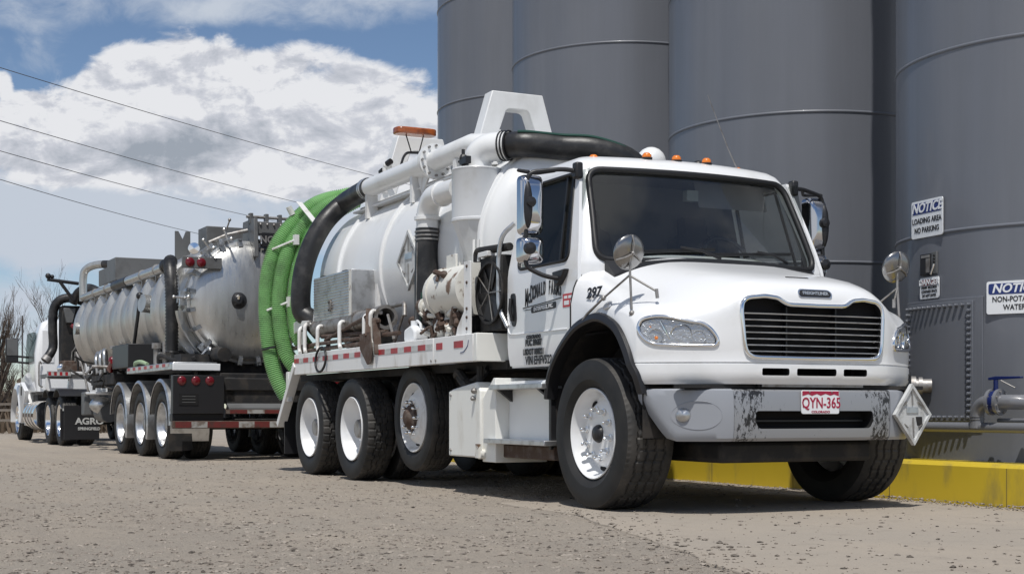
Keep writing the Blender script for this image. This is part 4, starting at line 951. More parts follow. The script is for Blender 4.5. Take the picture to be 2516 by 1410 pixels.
# ---- convex spotting mirrors on tripods over the fenders
def spot(s):
    c = Vector((.47, s * 1.115, 1.735)); n = Vector((.97, -.05 * s, -.25)).normalized()
    st_ = P(MB().tube([c - n * .0 + Vector((.02, 0, -.01)), Vector((.485, s * 1.115, 1.60)), Vector((.505, s * 1.115, 1.36))], .0085, 8), 'spot_mirror_post', 'steel', 50)
    d = MB().lathe([(.112, -.012), (.117, .0), (.112, .012), (.09, .024), (.05, .034), (0, .037)], c, n, 40).build('spot_mirror', M['darkchrome'], st_, 50)
    u = n.cross(Vector((0, 0, 1))).normalized(); w_ = n.cross(u)
    for k in range(3):
        a = k * 2 * math.pi / 3 + .5; e = (u * math.cos(a) + w_ * math.sin(a)); MB().tube([c + n * .052, c + e * .06 + n * .048, c + e * .114 + n * .012], .005, 6).build('mirror_spoke', M['steel'], d, 50)
    MB().ball(c + n * .05, .014, 10).build('mirror_boss', M['steel'], d, 50)
    MB().tube([Vector((.485, s * 1.115, 1.58)), Vector((.60, s * .985, 1.475))], .0075, 8).tube([Vector((.60, s * .985, 1.49)), Vector((.605, s * .98, 1.43))], .012, 8).build('tripod_leg', M['steel'], st_, 50)
    MB().tube([Vector((.485, s * 1.115, 1.585)), Vector((.18, s * 1.14, 1.455)), Vector((-.02, s * 1.155, 1.36)), Vector((-.07, s * 1.16, 1.32))], [.0075, .0075, .01, .011], 8).build('tripod_leg', M['steel'], st_, 50)
    MB().ball((.505, s * 1.113, 1.335), .02, 8).ball((.18, s * 1.14, 1.455), .02, 8).build('leg_foot', M['steel'], st_, 50)
for s in (-1, 1): spot(s)
P(MB().lathe([(0, .012), (.035, .008), (.04, 0)], (.20, -1.118, 1.405), (.1, -.75, .7), 18), 'fender_cap', 'alu', 50)
# ================================================================ FRONT BUMPER
BX = ([0, .45, .63, .75, .85, .95, 1.02, 1.065], [.985, .978, .962, .925, .868, .785, .70, .615])
def bplan(y): return crom(BX[0], BX[1], abs(y))
def bsec(y, zlo, zhi, d=.0):
    x = bplan(y) + d; h = zhi - zlo
    return [(x - .10, y, zlo + .01), (x - .03, y, zlo), (x - .006, y, zlo + .02), (x, y, zlo + .12 * h + .02), (x + .004, y, zlo + .5 * h), (x, y, zhi - .05), (x - .008, y, zhi - .012), (x - .03, y, zhi), (x - .12, y, zhi - .005)]
rows = [bsec(-.63 + 1.26 * k / 30, .505, .838) for k in range(31)]
bc = P(MB().loft(rows, True, True), 'bumper', 'bumpersteel', 40)
hp = round_poly([(-.45, .585), (.45, .585), (.475, .625), (.475, .70), (-.475, .70), (-.475, .625)], .025, 4)
boolean(bc, cutter(hp, YZ, .80, 1.2, M['void']), smooth=40)
P(MB().box(.86, .868, -.48, .48, .57, .71), 'bumper_opening_back', 'void', 30)
MB().bar((.90, -.45, .635), (.90, .45, .635), .012).build('opening_bar', M['black'], bc, 30)
for s in (-1, 1):
    rows = []
    for k in range(24):
        t = k / 23; y = .635 + (1.07 - .635) * t; zlo = .505 + max(0, t - .72) / .28 * .26 * (max(0, t - .72) / .28) ** .3
        rows.append([Vector((p[0], s * p[1], p[2])) for p in bsec(y, zlo, .842, .004)])
    be = P(MB().loft(rows, True, True), 'bumper_end', 'greytrim', 40)
    ov = [(s * (.845 + .135 * math.cos(a)), .672 + .092 * math.sin(a)) for a in [i * math.pi / 20 for i in range(40)]]
    boolean(be, cutter(ov, YZ, bplan(.85) - .35, 1.3, M['greytrim']), smooth=40)
    rows = []
    for f, d in ((1.02, .003), (.985, .004), (.93, -.03), (.8, -.06), (.55, -.075), (.1, -.078)):
        rows.append([Vector((bplan(min(.845 * 1 + (abs(a) - .845) * f, 1.06)) + d * 1.5 + .003, s * (.845 + (abs(a) - .845) * f), .672 + (c - .672) * f)) for a, c in ov])
    MB().loft(rows, True, True).build('fog_lamp_pocket', M['greytrim'], be, 50)
    fc = Vector((bplan(.90) - .035, s * .905, .672)); MB().lathe([(.0, .05), (.03, .046), (.046, .03), (.052, .01), (.055, -.02)], fc, (.92, s * .38, 0), 24).build('fog_lamp', M['alu'], be, 50)
P(MB().box(.80, .90, -.98, .98, .845, .87).box(.70, .93, -.42, .44, .852, .90), 'bumper_gap_filler', 'dark', 30)
P(MB().box(.935, .945, -.40, .42, .855, .895), 'radiator_lower_edge', 'steel', 30)
P(MB().box(.80, .93, .63, .70, .6, .83), 'tow_bracket', 'dark', 30)
# licence plate
pl = thing('licence_plate', (0.993, .02, .757), 'white Colorado licence plate QYN-365 on the front bumper', 'plate') if False else None
pc = Vector((.995, .025, .757))
lp = P(MB().prism(round_poly([(-.153, -.077), (.153, -.077), (.153, .077), (-.153, .077)], .016), lambda a, c, t: pc + Vector((t, a, c)), -.004, .004), 'licence_plate', 'signwhite', 30, .002)
mt = [(-.148, .072), (-.148, .040), (-.10, .052), (-.07, .041), (-.03, .054), (.0, .042), (.04, .055), (.08, .043), (.11, .052), (.148, .040), (.148, .072)]
MB().prism(mt, lambda a, c, t: pc + Vector((t, a, c)), .004, .0055).build('plate_mountains', M['plate_red'], lp, 30)
text('plate_lettering', 'QYN-365', .098, pc + Vector((.005, .006, -.008)), (0, 1, 0), (0, 0, 1), M['plate_red'], lp, .80, 0, .0012)
text('plate_lettering', 'COLORADO', .022, pc + Vector((.005, 0, -.064)), (0, 1, 0), (0, 0, 1), M['plate_red'], lp, 1.2, 0, .0004)
for k in range(2): MB().cyl(pc + Vector((.002, -.09 + .18 * k, .066)), pc + Vector((.008, -.09 + .18 * k, .066)), .006, 8).build('plate_screw', M['steel'], lp, 30)
text('plate_sticker_print', '8', .02, pc + Vector((.005, -.14, .012)), (0, 1, 0), (0, 0, 1), M['plate_red'], lp); text('plate_sticker_print', '8', .02, pc + Vector((.005, -.14, -.03)), (0, 1, 0), (0, 0, 1), M['plate_red'], lp)
# hazard placard holders
def placard(c, x, z, n, r, parent):
    c, x, z, n = Vector(c), Vector(x).normalized(), Vector(z).normalized(), Vector(n).normalized()
    fn = lambda a, b_, t: c + x * a + z * b_ + n * t
    dm = lambda q: [(-q, 0), (0, -q), (q, 0), (0, q)]
    p = P(MB().prism(dm(r), fn, -.01, .004), 'placard', 'placardgrey', 30, .003, parent)
    o, i = dm(r), dm(r * .86)
    MB().loft([[fn(*q, .004) for q in o], [fn(*q, .018) for q in o], [fn(*q, .018) for q in i], [fn(*q, .004) for q in i]], True, False).build('placard_frame', M['placardgrey'], p, 30)
    MB().prism([(-r * .32, .01), (r * .32, .01), (r * .32, r * .24), (-r * .32, r * .24)], fn, .004, .010).build('number_flap', M['alu'], p, 30)
    for (a0_, b0_, a1_, b1_) in ((0, r * .3, 0, r * .75), (0, -r * .1, 0, -r * .75), (-.5 * r, .3 * r, -.3 * r, .42 * r), (.5 * r, .3 * r, .3 * r, .42 * r), (-.5 * r, -.3 * r, -.3 * r, -.42 * r), (.5 * r, -.3 * r, .3 * r, -.42 * r)):
        MB().bar(fn(a0_, b0_, .012), fn(a1_, b1_, .012), .008).build('placard_clip', M['steel'], p, 30)
    return p
placard((.93, .852, .675), (-.25, 1, 0), (-.05, 0, 1), (1, .25, .05), .212, TRK)
P(MB().box(.80, .925, .70, .95, .60, .66), 'placard_bracket', 'dark', 30)
# ================================================================ CHASSIS AND DECK
for s in (-1, 1):
    P(MB().box(-7.0, .85, s * .44 - .04, s * .44 + .04, .78, 1.03), 'frame_rail', 'dark', 30, .006)
P(MB().cyl((0, -.9, .52), (0, .9, .52), .06, 12).box(-.07, .07, -.7, .7, .44, .56), 'front_axle', 'dark', 30)
for x in (-4.69, -6.03): P(MB().cyl((x, -.95, .525), (x, .95, .525), .09, 14).ball((x, 0, .53), .2, 14), 'drive_axle', 'dark', 40)
P(MB().cyl((-3.38, -1.0, .64), (-3.38, 1.0, .64), .06, 12), 'lift_axle', 'dark', 30)
P(MB().box(-.5, .8, -.62, .62, .36, .5).box(-.4, .75, -.5, .5, .5, 1.0).box(-1.4, -.5, -.3, .3, .42, .9), 'engine_and_sump', 'dark', 30, .03)
P(MB().box(-7.0, -1.6, -1.0, 1.0, 1.03, 1.10), 'sub_frame', 'dark', 30)
P(MB().box(-6.44, -1.73, -1.18, 1.18, 1.24, 1.29), 'deck', 'greydeck', 30)
for s in (-1, 1):
    bm = P(MB().box(-6.44, -2.52, s * 1.25, s * 1.18, 1.09, 1.31).box(-2.505, -1.71, s * 1.25, s * 1.18, 1.09, 1.31), 'side_rail', 'dirtywhite', 30, .006)
    if s < 0:
        mb_ = MB(); n = 24; x0, x1 = -6.43, -2.53; xb = [x0 + (x1 - x0) * k / n + (.01 if k % 2 else 0) for k in range(n + 1)]
        for k in range(n): mb_.box(xb[k], xb[k + 1], -1.2533, -1.2505, 1.213, 1.262)
        me = mb_.mesh('reflective_tape'); me.materials.append(M['tape_red']); me.materials.append(M['tape_white'])
        for p in me.polygons: p.material_index = int((p.center.x - x0 - .004) / (x1 - x0) * n) % 2
        obj('reflective_tape', me, None, bm, 0)
        for a, c in ((-2.45, -2.32), (-2.08, -1.90)): MB().box(a, c, -1.2535, -1.2505, 1.207, 1.262).build('red_reflector', M['tape_red'], bm, 0)
        MB().tube(smooth_path([(-1.95, -1.2515, 1.165), (-1.88, -1.2515, 1.175), (-1.81, -1.2515, 1.215), (-1.79, -1.2515, 1.26)], 6), .0035, 4).build('paint_scrape', M['signblue'], bm, 30)
        for x in (-2.56, -2.46): MB().lathe([(.0, .008), (.011, .006), (.012, 0)], (x, -1.251, 1.12), (0, -1, 0), 10).build('rail_bolt', M['steel'], bm, 30)
P(MB().box(-1.70, -1.64, -1.25, 1.25, 1.09, 1.312), 'headboard_plate', 'cream', 30, .006)
# rear mudguard brackets
for s in (-1, 1):
    P(MB().bar((-6.42, s * 1.215, 1.20), (-7.05, s * 1.215, .54), .07, .10, (0, 1, 0)), 'mudguard_stay', 'dirtywhite', 30, .006)
    P(MB().box(-6.78, -6.70, s * 1.19, s * 1.24, .80, 1.13), 'mudguard_post', 'dirtywhite', 30, .004)
    P(MB().box(-7.08, -7.02, s * 1.255, s * 1.17, .52, .59), 'stay_reflector', 'tape_red', 30, .004)
    P(MB().box(-6.98, -6.96, s * .60, s * 1.2, .22, .80), 'mud_flap', 'black', 30)
# ---- step box between lift axle and front wheel
for s in (-1, 1):
    sb = P(MB().prism([(-2.33, .33), (-1.70, .33), (-1.70, .86), (-1.78, .93), (-2.24, .88), (-2.33, .86)], XZ, s * 1.19, s * .75), 'tool_box', 'cream', 30, .012)
    MB().prism([(-1.70, .30), (-1.695, .80), (-1.50, .955), (-1.46, .955), (-1.46, .30)], XZ, s * 1.17, s * .72).build('box_flank', M['cream'], sb, 30, .006)
    P(MB().box(-1.46, -.66, s * 1.06, s * .62, .46, .93), 'step_tank', 'tankwhite', 30, .02)
    P(MB().box(-1.50, -.60, s * 1.21, s * 1.04, .862, .90), 'cab_step', 'alu', 30, .005)
    P(MB().box(-1.60, -.56, s * 1.21, s * .98, .448, .486), 'cab_step', 'alu', 30, .005)
    for x in (-1.40, -.72): MB().prism([(1.04, .86), (1.18, .86), (1.06, .77), (1.04, .77)], lambda a, c, t: Vector((t, s * a, c)), x - .02, x + .02).build('step_bracket', M['black'], sb, 30)
    MB().box(-1.62, -.62, s * 1.10, s * .9, .34, .44).build('lower_crossmember', M['rust'], sb, 30, .01)
    MB().cyl((-1.68, s * 1.21, .36), (-1.68, s * 1.10, .36), .04, 12).box(-1.71, -1.65, s * 1.23, s * 1.2, .33, .44).build('drain_bracket', M['rustwhite'], sb, 30)
    for z, x in ((.83, -2.28), (.38, -2.28), (.38, -1.76)): MB().lathe([(0, .012), (.012, .009), (.014, 0)], (x, s * 1.19, z), (0, s, 0), 10).build('box_bolt', M['steel'], sb, 30)
    MB().ball((-1.80, s * 1.21, .80), .022, 8).ball((-1.78, s * 1.21, .86), .026, 8).build('box_latch', M['steel'], sb, 40)
    P(MB().tube(smooth_path([(-2.6, s * 1.0, 1.0), (-2.35, s * 1.08, 1.02), (-2.2, s * 1.05, .93), (-1.95, s * 1.0, 1.04)], 6), .035, 8).tube([(-2.45, s * 1.02, .98), (-2.1, s * 1.1, .88)], .05, 8).tube([(-1.9, s * 1.1, .92), (-1.9, s * 1.1, 1.06)], .03, 8), 'air_line', 'dark', 40)
    # grab rail behind the door
    P(MB().tube(rounded([(-1.41, s * 1.03, 2.15), (-1.475, s * 1.105, 2.07), (-1.53, s * 1.11, 1.92), (-1.53, s * 1.11, 1.50), (-1.42, s * 1.085, 1.35)], .08), .019, 10), 'grab_rail', 'alu', 50)
# cooler with fan behind the cab
cl = P(MB().box(-1.90, -1.50, -1.10, -.35, 1.33, 1.92), 'oil_cooler', 'dark', 30, .01)
MB().lathe([(.23, .0), (.25, .02), (.25, .03), (.23, .03)], (-1.68, -1.10, 1.63), (0, -1, 0), 32).build('fan_shroud', M['dark'], cl, 40)
for k in range(6):
    a = k * math.pi / 3 + .2; MB().prism([(.03, -.02), (.22, -.055), (.22, .045), (.03, .03)], lambda p, q, t: Vector((-1.68 + p * math.cos(a) - q * math.sin(a), -1.107 + t + q * .2, 1.63 + p * math.sin(a) + q * math.cos(a))), -.002, .002).build('fan_blade', M['black'], cl, 30)
for k in range(5): a = k * 1.256; MB().bar((-1.68, -1.128, 1.63), (-1.68 + .24 * math.cos(a), -1.128, 1.63 + .24 * math.sin(a)), .006).build('fan_guard', M['steel'], cl, 30)
P(MB().tube(rounded([(-1.96, -1.10, 1.90), (-1.96, -1.10, 1.985), (-1.45, -1.05, 1.975)], .05), .032, 12), 'exhaust_line', 'dark', 50)
P(MB().cbox((-1.80, -1.08, 1.93), (.16, .06, .08)).build and MB().box(-1.88, -1.70, -1.13, -1.06, 1.925, 1.965), 'cooler_bracket', 'dirtywhite', 30, .004)
ps = P(MB().prism([(-2.16, 1.31), (-1.87, 1.31), (-1.87, 1.90), (-2.0, 1.90), (-2.0, 1.50), (-2.13, 1.38)], XZ, -1.20, -1.185), 'upright_plate', 'dirtywhite', 30, .003)
for z in (1.86, 1.73, 1.52, 1.45, 1.36): MB().lathe([(0, .010), (.012, .008), (.014, 0)], (-1.935, -1.20, z), (0, -1, 0), 10).build('plate_bolt', M['rust'], ps, 30)
MB().tube([(-1.93, -1.10, 1.90), (-1.93, -1.10, 2.08)], .012, 8).build('upright_rod', M['dirtywhite'], ps, 40)
# ================================================================ VACUUM TANK
RT, ZT = .913, 2.119
prof = [(.0, -6.82)]
for k in range(1, 10): a = k / 9 * math.pi / 2; prof.append((RT * math.sin(a), -6.58 - .24 * math.cos(a)))
for x in (-5.9, -5.2, -4.6, -3.9, -3.2, -2.6): prof.append((RT, x))
for k in range(0, 10): a = math.pi / 2 * (1 - k / 9); prof.append((RT * math.sin(a), -2.22 + .24 * math.cos(a)))
tk = P(MB().lathe(prof, (0, 0, ZT), (1, 0, 0), 96), 'vacuum_tank', 'tankwhite', 30)
for x in (-5.945, -4.672, -3.40, -2.30):
    MB().lathe([(RT - .01, x - .035), (RT + .022, x - .026), (RT + .028, x), (RT + .022, x + .026), (RT - .01, x + .035)], (0, 0, ZT), (1, 0, 0), 96).build('stiffening_ring', M['tankwhite'], tk, 40)
for x in (-6.1, -4.7, -3.3, -2.4):
    MB().box(x - .06, x + .06, -.75, .75, 1.28, 1.75).build('tank_saddle', M['dirtywhite'], tk, 30)
# faint maker lettering on the flank
for k, ch in enumerate('McDonald Farms'):
    if ch == ' ': continue
    x = -3.98 + .052 * k; th = R(30); n = Vector((0, -math.cos(th), math.sin(th)))
    text('tank_lettering', ch, .085, Vector((x, 0, ZT)) + n * (RT + .003), (1, 0, 0), (0, math.sin(th), math.cos(th)), M['ink'], tk, .8, .35, .001, .001)
placard((-3.83, -.945, 2.10), (1, 0, 0), (0, .0, 1), (0, -1, .0), .285, TRK)
P(MB().box(-3.87, -3.79, -.945, -.86, 1.88, 2.32), 'placard_bracket', 'dirtywhite', 30)
# walkway rail on the shoulder and top gear
P(MB().tube([(-6.2, -.56, 2.90), (-2.6, -.56, 2.90)], .018, 8).box(-6.2, -2.7, -.66, -.50, 2.845, 2.862), 'shoulder_rail', 'dirtywhite', 30)
P(MB().tube([(-6.1, -.44, 2.96), (-2.7, -.44, 2.96)], .014, 8), 'shoulder_rail', 'dirtywhite', 50)
# lifting hoops: channel-section trapezoid frames
def hoop(x):
    zt, zb, wt, wb = 3.675, 2.72, .262, .545
    out = [(-wb, zb), (-wt, zt), (wt, zt), (wb, zb)]
    inn = [(.40, zb)] + round_poly([(.40, zb), (.115, zt - .155), (-.115, zt - .155), (-.40, zb)], .05, 4)[6:-6] + [(-.40, zb)]
    poly = out + inn
    h = P(MB().prism(poly, YZ, x - .17, x), 'lifting_hoop', 'tankwhite', 30, .008)
    return h
hoop(-3.46); hoop(-5.86)
P(MB().lathe([(.0, .16), (.05, .15), (.09, .10), (.10, .0)], (-4.0, .02, 3.28), (0, 0, 1), 20).cyl((-4.0, .02, 2.98), (-4.0, .02, 3.3), .1, 20), 'top_hatch', 'tankwhite', 40)
P(MB().cyl((-3.1, -.1, 3.0), (-3.1, -.1, 3.12), .2, 28).cyl((-3.1, -.1, 3.10), (-3.1, -.1, 3.13), .24, 28), 'manhole', 'tankwhite', 40)
P(MB().tube([(-3.0, -.3, 3.02), (-3.0, -.3, 3.16)], .03, 10).tube([(-2.9, -.16, 3.02), (-2.9, -.16, 3.17)], .025, 10).ball((-2.85, -.25, 3.1), .04, 8), 'relief_valve', 'steel', 50)
# beacon bar on struts
be = P(MB().prism(round_poly([(-.235, -.10), (.235, -.10), (.235, .10), (-.235, .10)], .09, 5), lambda a, c, t: Vector((-5.62 + c, -.17 + a, 3.675 + t)), -.035, .035), 'beacon_bar', 'beacon', 30, .015)
for y0, y1 in ((-.25, -.19), (-.05, -.10)): MB().tube([(-5.62, y0 - .02, 3.64), (-5.62, y1 - .02, 3.46)], .007, 6).build('beacon_strut', M['black'], be, 40)
MB().tube(rounded([(-5.62, -.10, 3.46), (-5.62, -.26, 3.45), (-5.62, -.30, 3.40), (-5.62, -.36, 3.20)], .05), .014, 8).build('beacon_strut', M['black'], be, 40)
P(MB().cyl((-5.86, -.42, 3.05), (-5.84, -.42, 3.31), .035, 12).ball((-5.83, -.40, 3.33), .05, 10), 'top_valve', 'dirtywhite', 40)
P(MB().cyl((-5.76, -.43, 3.34), (-5.70, -.41, 3.36), .032, 12), 'valve_cap', 'black', 40)
P(MB().cyl((-5.9, -.45, 3.27), (-5.84, -.45, 3.28), .03, 10), 'valve_cap', 'black', 40)
# ---- long suction pipe on the shoulder
yp_, zp_ = -.66, 3.055
sp_ = P(MB().tube([(-5.70, yp_, zp_), (-4.2, yp_, zp_)], .098, 24).tube([(-4.2, yp_, zp_), (-3.92, yp_, zp_), (-3.9, yp_, zp_)], [.112, .112, .112], 24), 'suction_pipe', 'tankwhite', 40)
MB().tube([(-3.9, yp_, zp_), (-3.05, yp_ + .02, zp_ + .015), (-2.85, yp_ + .10, zp_ - .01), (-2.72, yp_ + .2, zp_ - .12)], .098, 24).build('forward_pipe', M['tankwhite'], sp_, 40)
MB().lathe([(.09, -.03), (.165, -.03), (.165, -.005), (.155, -.005), (.155, .005), (.165, .005), (.165, .03), (.09, .03)], (-3.9, yp_, zp_), (1, 0, 0), 40).build('pipe_flange', M['tankwhite'], sp_, 30)
for k in range(12):
    a = k * math.pi / 6; MB().cyl((-3.955, yp_ + .14 * math.cos(a), zp_ + .14 * math.sin(a)), (-3.845, yp_ + .14 * math.cos(a), zp_ + .14 * math.sin(a)), .012, 8).build('flange_bolt', M['steel'], sp_, 40)
for x in (-5.62, -4.35, -3.3): MB().box(x - .03, x + .03, yp_ - .06, yp_ + .06, 2.72, zp_ - .08).build('pipe_foot', M['dirtywhite'], sp_, 30)
MB().prism([(-4.3, 2.97), (-3.98, 2.97), (-4.2, 2.78)], XZ, yp_ - .01, yp_ + .01).build('pipe_gusset', M['dirtywhite'], sp_, 30)
# black hose from the pipe's end down the tank's rear flank
bh = [(-5.66, yp_, zp_), (-5.9, yp_ + .00, zp_ - .01)] + [tuple(bpx(u, w, 'X', -6.42)) for u, w in ((845, 500), (800, 543), (767, 600), (747, 660), (739, 720), (742, 765))] + [(-6.36, -1.10, 1.70), (-6.3, -.98, 1.55)]
hb = P(MB().tube(smooth_path(bh, 8), .108, 24), 'rear_black_hose', 'blackhose', 60)
for x in (-5.72, -5.77): MB().lathe([(.105, -.012), (.114, -.01), (.114, .01), (.105, .012)], (x, yp_, zp_), (1, 0, 0), 24).build('hose_clamp', M['alu'], hb, 40)
# ---- cyclone separators (right and left), elbow and hose across behind the cab
def cyclone(s):
    c = Vector((-2.50, s * .855, 0)); k_ = P(MB().lathe([(.0, 2.76), (.10, 2.76), (.10, 2.75), (.215, 2.745), (.220, 2.735), (.215, 2.725), (.215, 2.325), (.221, 2.318), (.221, 2.300), (.215, 2.295), (.0, 2.295)], c, (0, 0, 1), 48), 'cyclone_separator', 'cyclone', 30)
    MB().lathe([(.214, 2.298), (.080, 1.93), (.075, 1.80), (0, 1.80)], c, (0, 0, 1), 12).build('cyclone_cone', M['cyclone'], k_, 12)
    for a in (-2.2, -.6): MB().bar(c + Vector((.13 * math.cos(a), .13 * math.sin(a), 2.14)), c + Vector((.15 * math.cos(a), .15 * math.sin(a), 1.5)), .02, .04).build('cyclone_leg', M['dirtywhite'], k_, 30)
    return k_
ck = cyclone(-1); cyclone(1)
ev = [(-2.50, -.855, 2.74), (-2.50, -.855, 2.795)]
arc = [Vector((-2.50, -.855, 2.795)) + Vector((math.sin(b_) * .0 + (1 - math.cos(a)) * .16 * .80, (1 - math.cos(a)) * .16 * .60, math.sin(a) * .13)) for a in [i * math.pi / 2 / 8 for i in range(9)] for b_ in (0,)]
ed = Vector((.80, .60, 0)).normalized(); ee = arc[-1]
elb = P(MB().tube(ev + arc[1:] + [ee + ed * .14], .122, 24), 'top_elbow', 'tankwhite', 50)
for d in (.09, .12, .15): MB().lathe([(.118, -.008), (.129, -.006), (.129, .006), (.118, .008)], ee + ed * d, ed, 28).build('elbow_band', M['black'], elb, 40)
MB().cbox((-2.42, -1.0, 2.80), (.13, .05, .06)).cyl((-2.46, -1.0, 2.73), (-2.46, -1.0, 2.90), .016, 8).ball((-2.46, -1.0, 2.83), .035, 8).cyl((-2.55, -1.0, 2.81), (-2.46, -1.0, 2.81), .012, 8).build('relief_cock', M['black'], elb, 40)
hp_ = [ee + ed * .12, ee + ed * .3, bpx(1380, 362, 'X', -2.05), bpx(1460, 367, 'X', -1.92), bpx(1537, 392, 'X', -1.85), bpx(1580, 430, 'X', -1.86)]
oh = P(MB().tube(smooth_path(hp_, 8), .107, 24), 'crossover_hose', 'blackhose', 60)
ga = [Vector(p) + Vector((.045, -.04, .085)) for p in smooth_path(hp_, 8)[6:]]
gs = pbr('dark_green_stripe', (.02, .07, .05), .4); MB().tube([p + Vector((.01, 0, .007)) for p in ga], .012, 6).build('hose_stripe', gs, oh, 50)
P(MB().tube([(-2.50, .855, 2.70), (-2.47, .84, 2.82), (-2.44, .83, 2.90)], .122, 24).ball((-2.42, .82, 2.925), .135, 20), 'top_elbow', 'tankwhite', 50)
# inlet elbow dropping to a black hose
P(MB().tube([(-2.66, -.95, 2.60), (-3.10, -.98, 2.60)] + [Vector((-3.10 - .2 * math.sin(a), -.98, 2.40 + .2 * math.cos(a))) for a in [i * math.pi / 16 for i in range(1, 9)]] + [(-3.30, -.98, 2.30)], .100, 24).lathe([(.1, -.02), (.118, -.015), (.118, .015), (.1, .02)], (-3.30, -.98, 2.42), (0, 0, 1), 24).lathe([(.1, -.01), (.113, -.008), (.113, .008), (.1, .01)], (-2.98, -.97, 2.60), (1, 0, 0), 24), 'inlet_elbow', 'tankwhite', 40)
ih = P(MB().tube([(-3.30, -.98, 2.33), (-3.30, -.99, 1.9), (-3.28, -1.0, 1.45)], .107, 24), 'drop_hose', 'blackhose', 50)
for z in (2.30, 2.265, 2.23): MB().lathe([(.104, -.009), (.115, -.007), (.115, .007), (.104, .009)], (-3.30, -.98, z), (0, 0, 1), 28).build('hose_clamp', M['steel'], ih, 40)
MB().tube([(-3.275, -1.088, 2.2), (-3.27, -1.10, 1.5)], .006, 6).build('hose_stripe', M['steel'], ih, 50)
MB().tube([(-3.20, -1.075, 1.75), (-3.21, -1.09, 1.35)], .010, 6).build('hose_stripe', gs, ih, 50)
# ---- scrubber vessel with its rusty pump fittings
vs_ = P(MB().lathe([(0, -.43), (.10, -.425), (.17, -.40), (.205, -.35), (.215, -.30), (.215, -.27), (.225, -.27), (.225, -.235), (.215, -.235), (.215, .38), (0, .40)], (-2.45, -1.03, 1.70), (1, 0, 0), 40), 'scrubber_vessel', 'rustwhite', 30)
MB().tube([(-2.80, -1.08, 1.62), (-3.08, -1.08, 1.62)], .052, 16).lathe([(.05, -.01), (.075, -.01), (.075, .015), (.05, .015)], (-3.08, -1.08, 1.62), (1, 0, 0), 20).build('side_nozzle', M['rustwhite'], vs_, 40)
MB().lathe([(.05, .0), (.07, -.02), (.07, -.08), (.04, -.11), (.02, -.14), (0, -.15)], (-3.09, -1.08, 1.62), (1, 0, 0), 16).build('nozzle_valve', M['rust'], vs_, 40)
MB().tube([(-2.83, -1.1, 1.82), (-3.0, -1.1, 1.82)], .028, 10).build('small_nozzle', M['steel'], vs_, 40)
MB().box(-2.66, -2.46, -1.07, -1.05, 1.88, 2.02).build('lifting_lug', M['rustwhite'], vs_, 30, .004)
MB().tube([(-2.60, -1.2, 1.87), (-2.48, -1.24, 1.86), (-2.38, -1.22, 1.83)], .022, 8).ball((-2.36, -1.22, 1.83), .035, 8).tube([(-2.46, -1.22, 1.85), (-2.44, -1.25, 1.78)], .015, 6).build('clamp_bolt', M['rust'], vs_, 40)
rr = random.Random(77)
for k in range(34):
    x = -2.9 + .72 * rr.random(); z = 1.33 + .19 * rr.random(); y = -1.12 - .07 * rr.random(); d = Vector((rr.gauss(0, 1), rr.gauss(0, .4), rr.gauss(0, .8))).normalized() * rr.uniform(.04, .11)
    pf = MB().tube([Vector((x, y, z)) - d, Vector((x, y, z)) + d], rr.uniform(.012, .032), 8)
    if k % 4 == 0: pf.ball((x, y, z), .045, 8)
    P(pf, 'pump_fitting', 'rust' if k % 3 else 'rustwhite', 40)

P(MB().lathe([(0, -.14), (.09, -.13), (.12, -.05), (.12, .1), (0, .12)], (-2.62, -1.06, 1.41), (1, 0, 0), 20).tube([(-2.75, -1.05, 1.40), (-3.0, -1.05, 1.40)], .06, 14), 'pump_head', 'rustwhite', 40)
P(MB().tube([(-3.6, -1.0, 1.52), (-3.0, -1.05, 1.50), (-2.9, -1.06, 1.46)], .045, 12).tube([(-3.62, -.98, 1.40), (-3.2, -1.05, 1.36)], .05, 12), 'suction_branch', 'rust', 50)
P(MB().box(-3.0, -2.2, -1.0, -.6, 1.30, 1.55), 'pump_guard', 'dark', 30)
# ---- tread-plate toolbox on legs
tb = P(MB().box(-6.06, -4.86, -1.15, -.86, 1.645, 2.105), 'deck_toolbox', 'alu', 30, .006)
tp = MB()
for k in range(15):
    z = 1.665 + .029 * k; tp.loft([[(-6.05, -1.151, z), (-4.93, -1.151, z), ], [(-6.05, -1.1575, z + .010), (-4.93, -1.1575, z + .010)], [(-6.05, -1.151, z + .020), (-4.93, -1.151, z + .020)]], False, False)
tp.build('ribbed_door', M['alu'], tb, 20)
MB().box(-4.93, -4.858, -1.154, -1.15, 1.65, 2.10).build('door_edge', M['rustwhite'], tb, 30)
MB().prism(round_poly([(-5.54, 1.72), (-5.46, 1.72), (-5.46, 1.84), (-5.54, 1.84)], .035, 4), XZ, -1.168, -1.15).build('door_latch', M['steel'], tb, 30, .004)
MB().ball((-5.50, -1.17, 1.82), .014, 8).ball((-5.50, -1.17, 1.74), .014, 8).build('latch_eye', M['black'], tb, 30)
for x in (-5.9, -5.2): MB().box(x, x + .12, -1.13, -1.08, 2.105, 2.118).build('door_hinge', M['black'], tb, 30)
MB().box(-4.858, -4.80, -.90, -.80, 1.65, 1.96).build('end_bracket', M['dirtywhite'], tb, 30)
for x in (-5.85, -5.05): MB().box(x - .02, x + .02, -1.08, -1.04, 1.28, 1.65).build('toolbox_leg', M['steel'], tb, 30)
MB().prism([(-6.20, 1.63), (-6.06, 1.63), (-6.06, 1.92), (-6.10, 1.92)], XZ, -1.12, -1.10).build('end_bracket', M['tankwhite'], tb, 30)
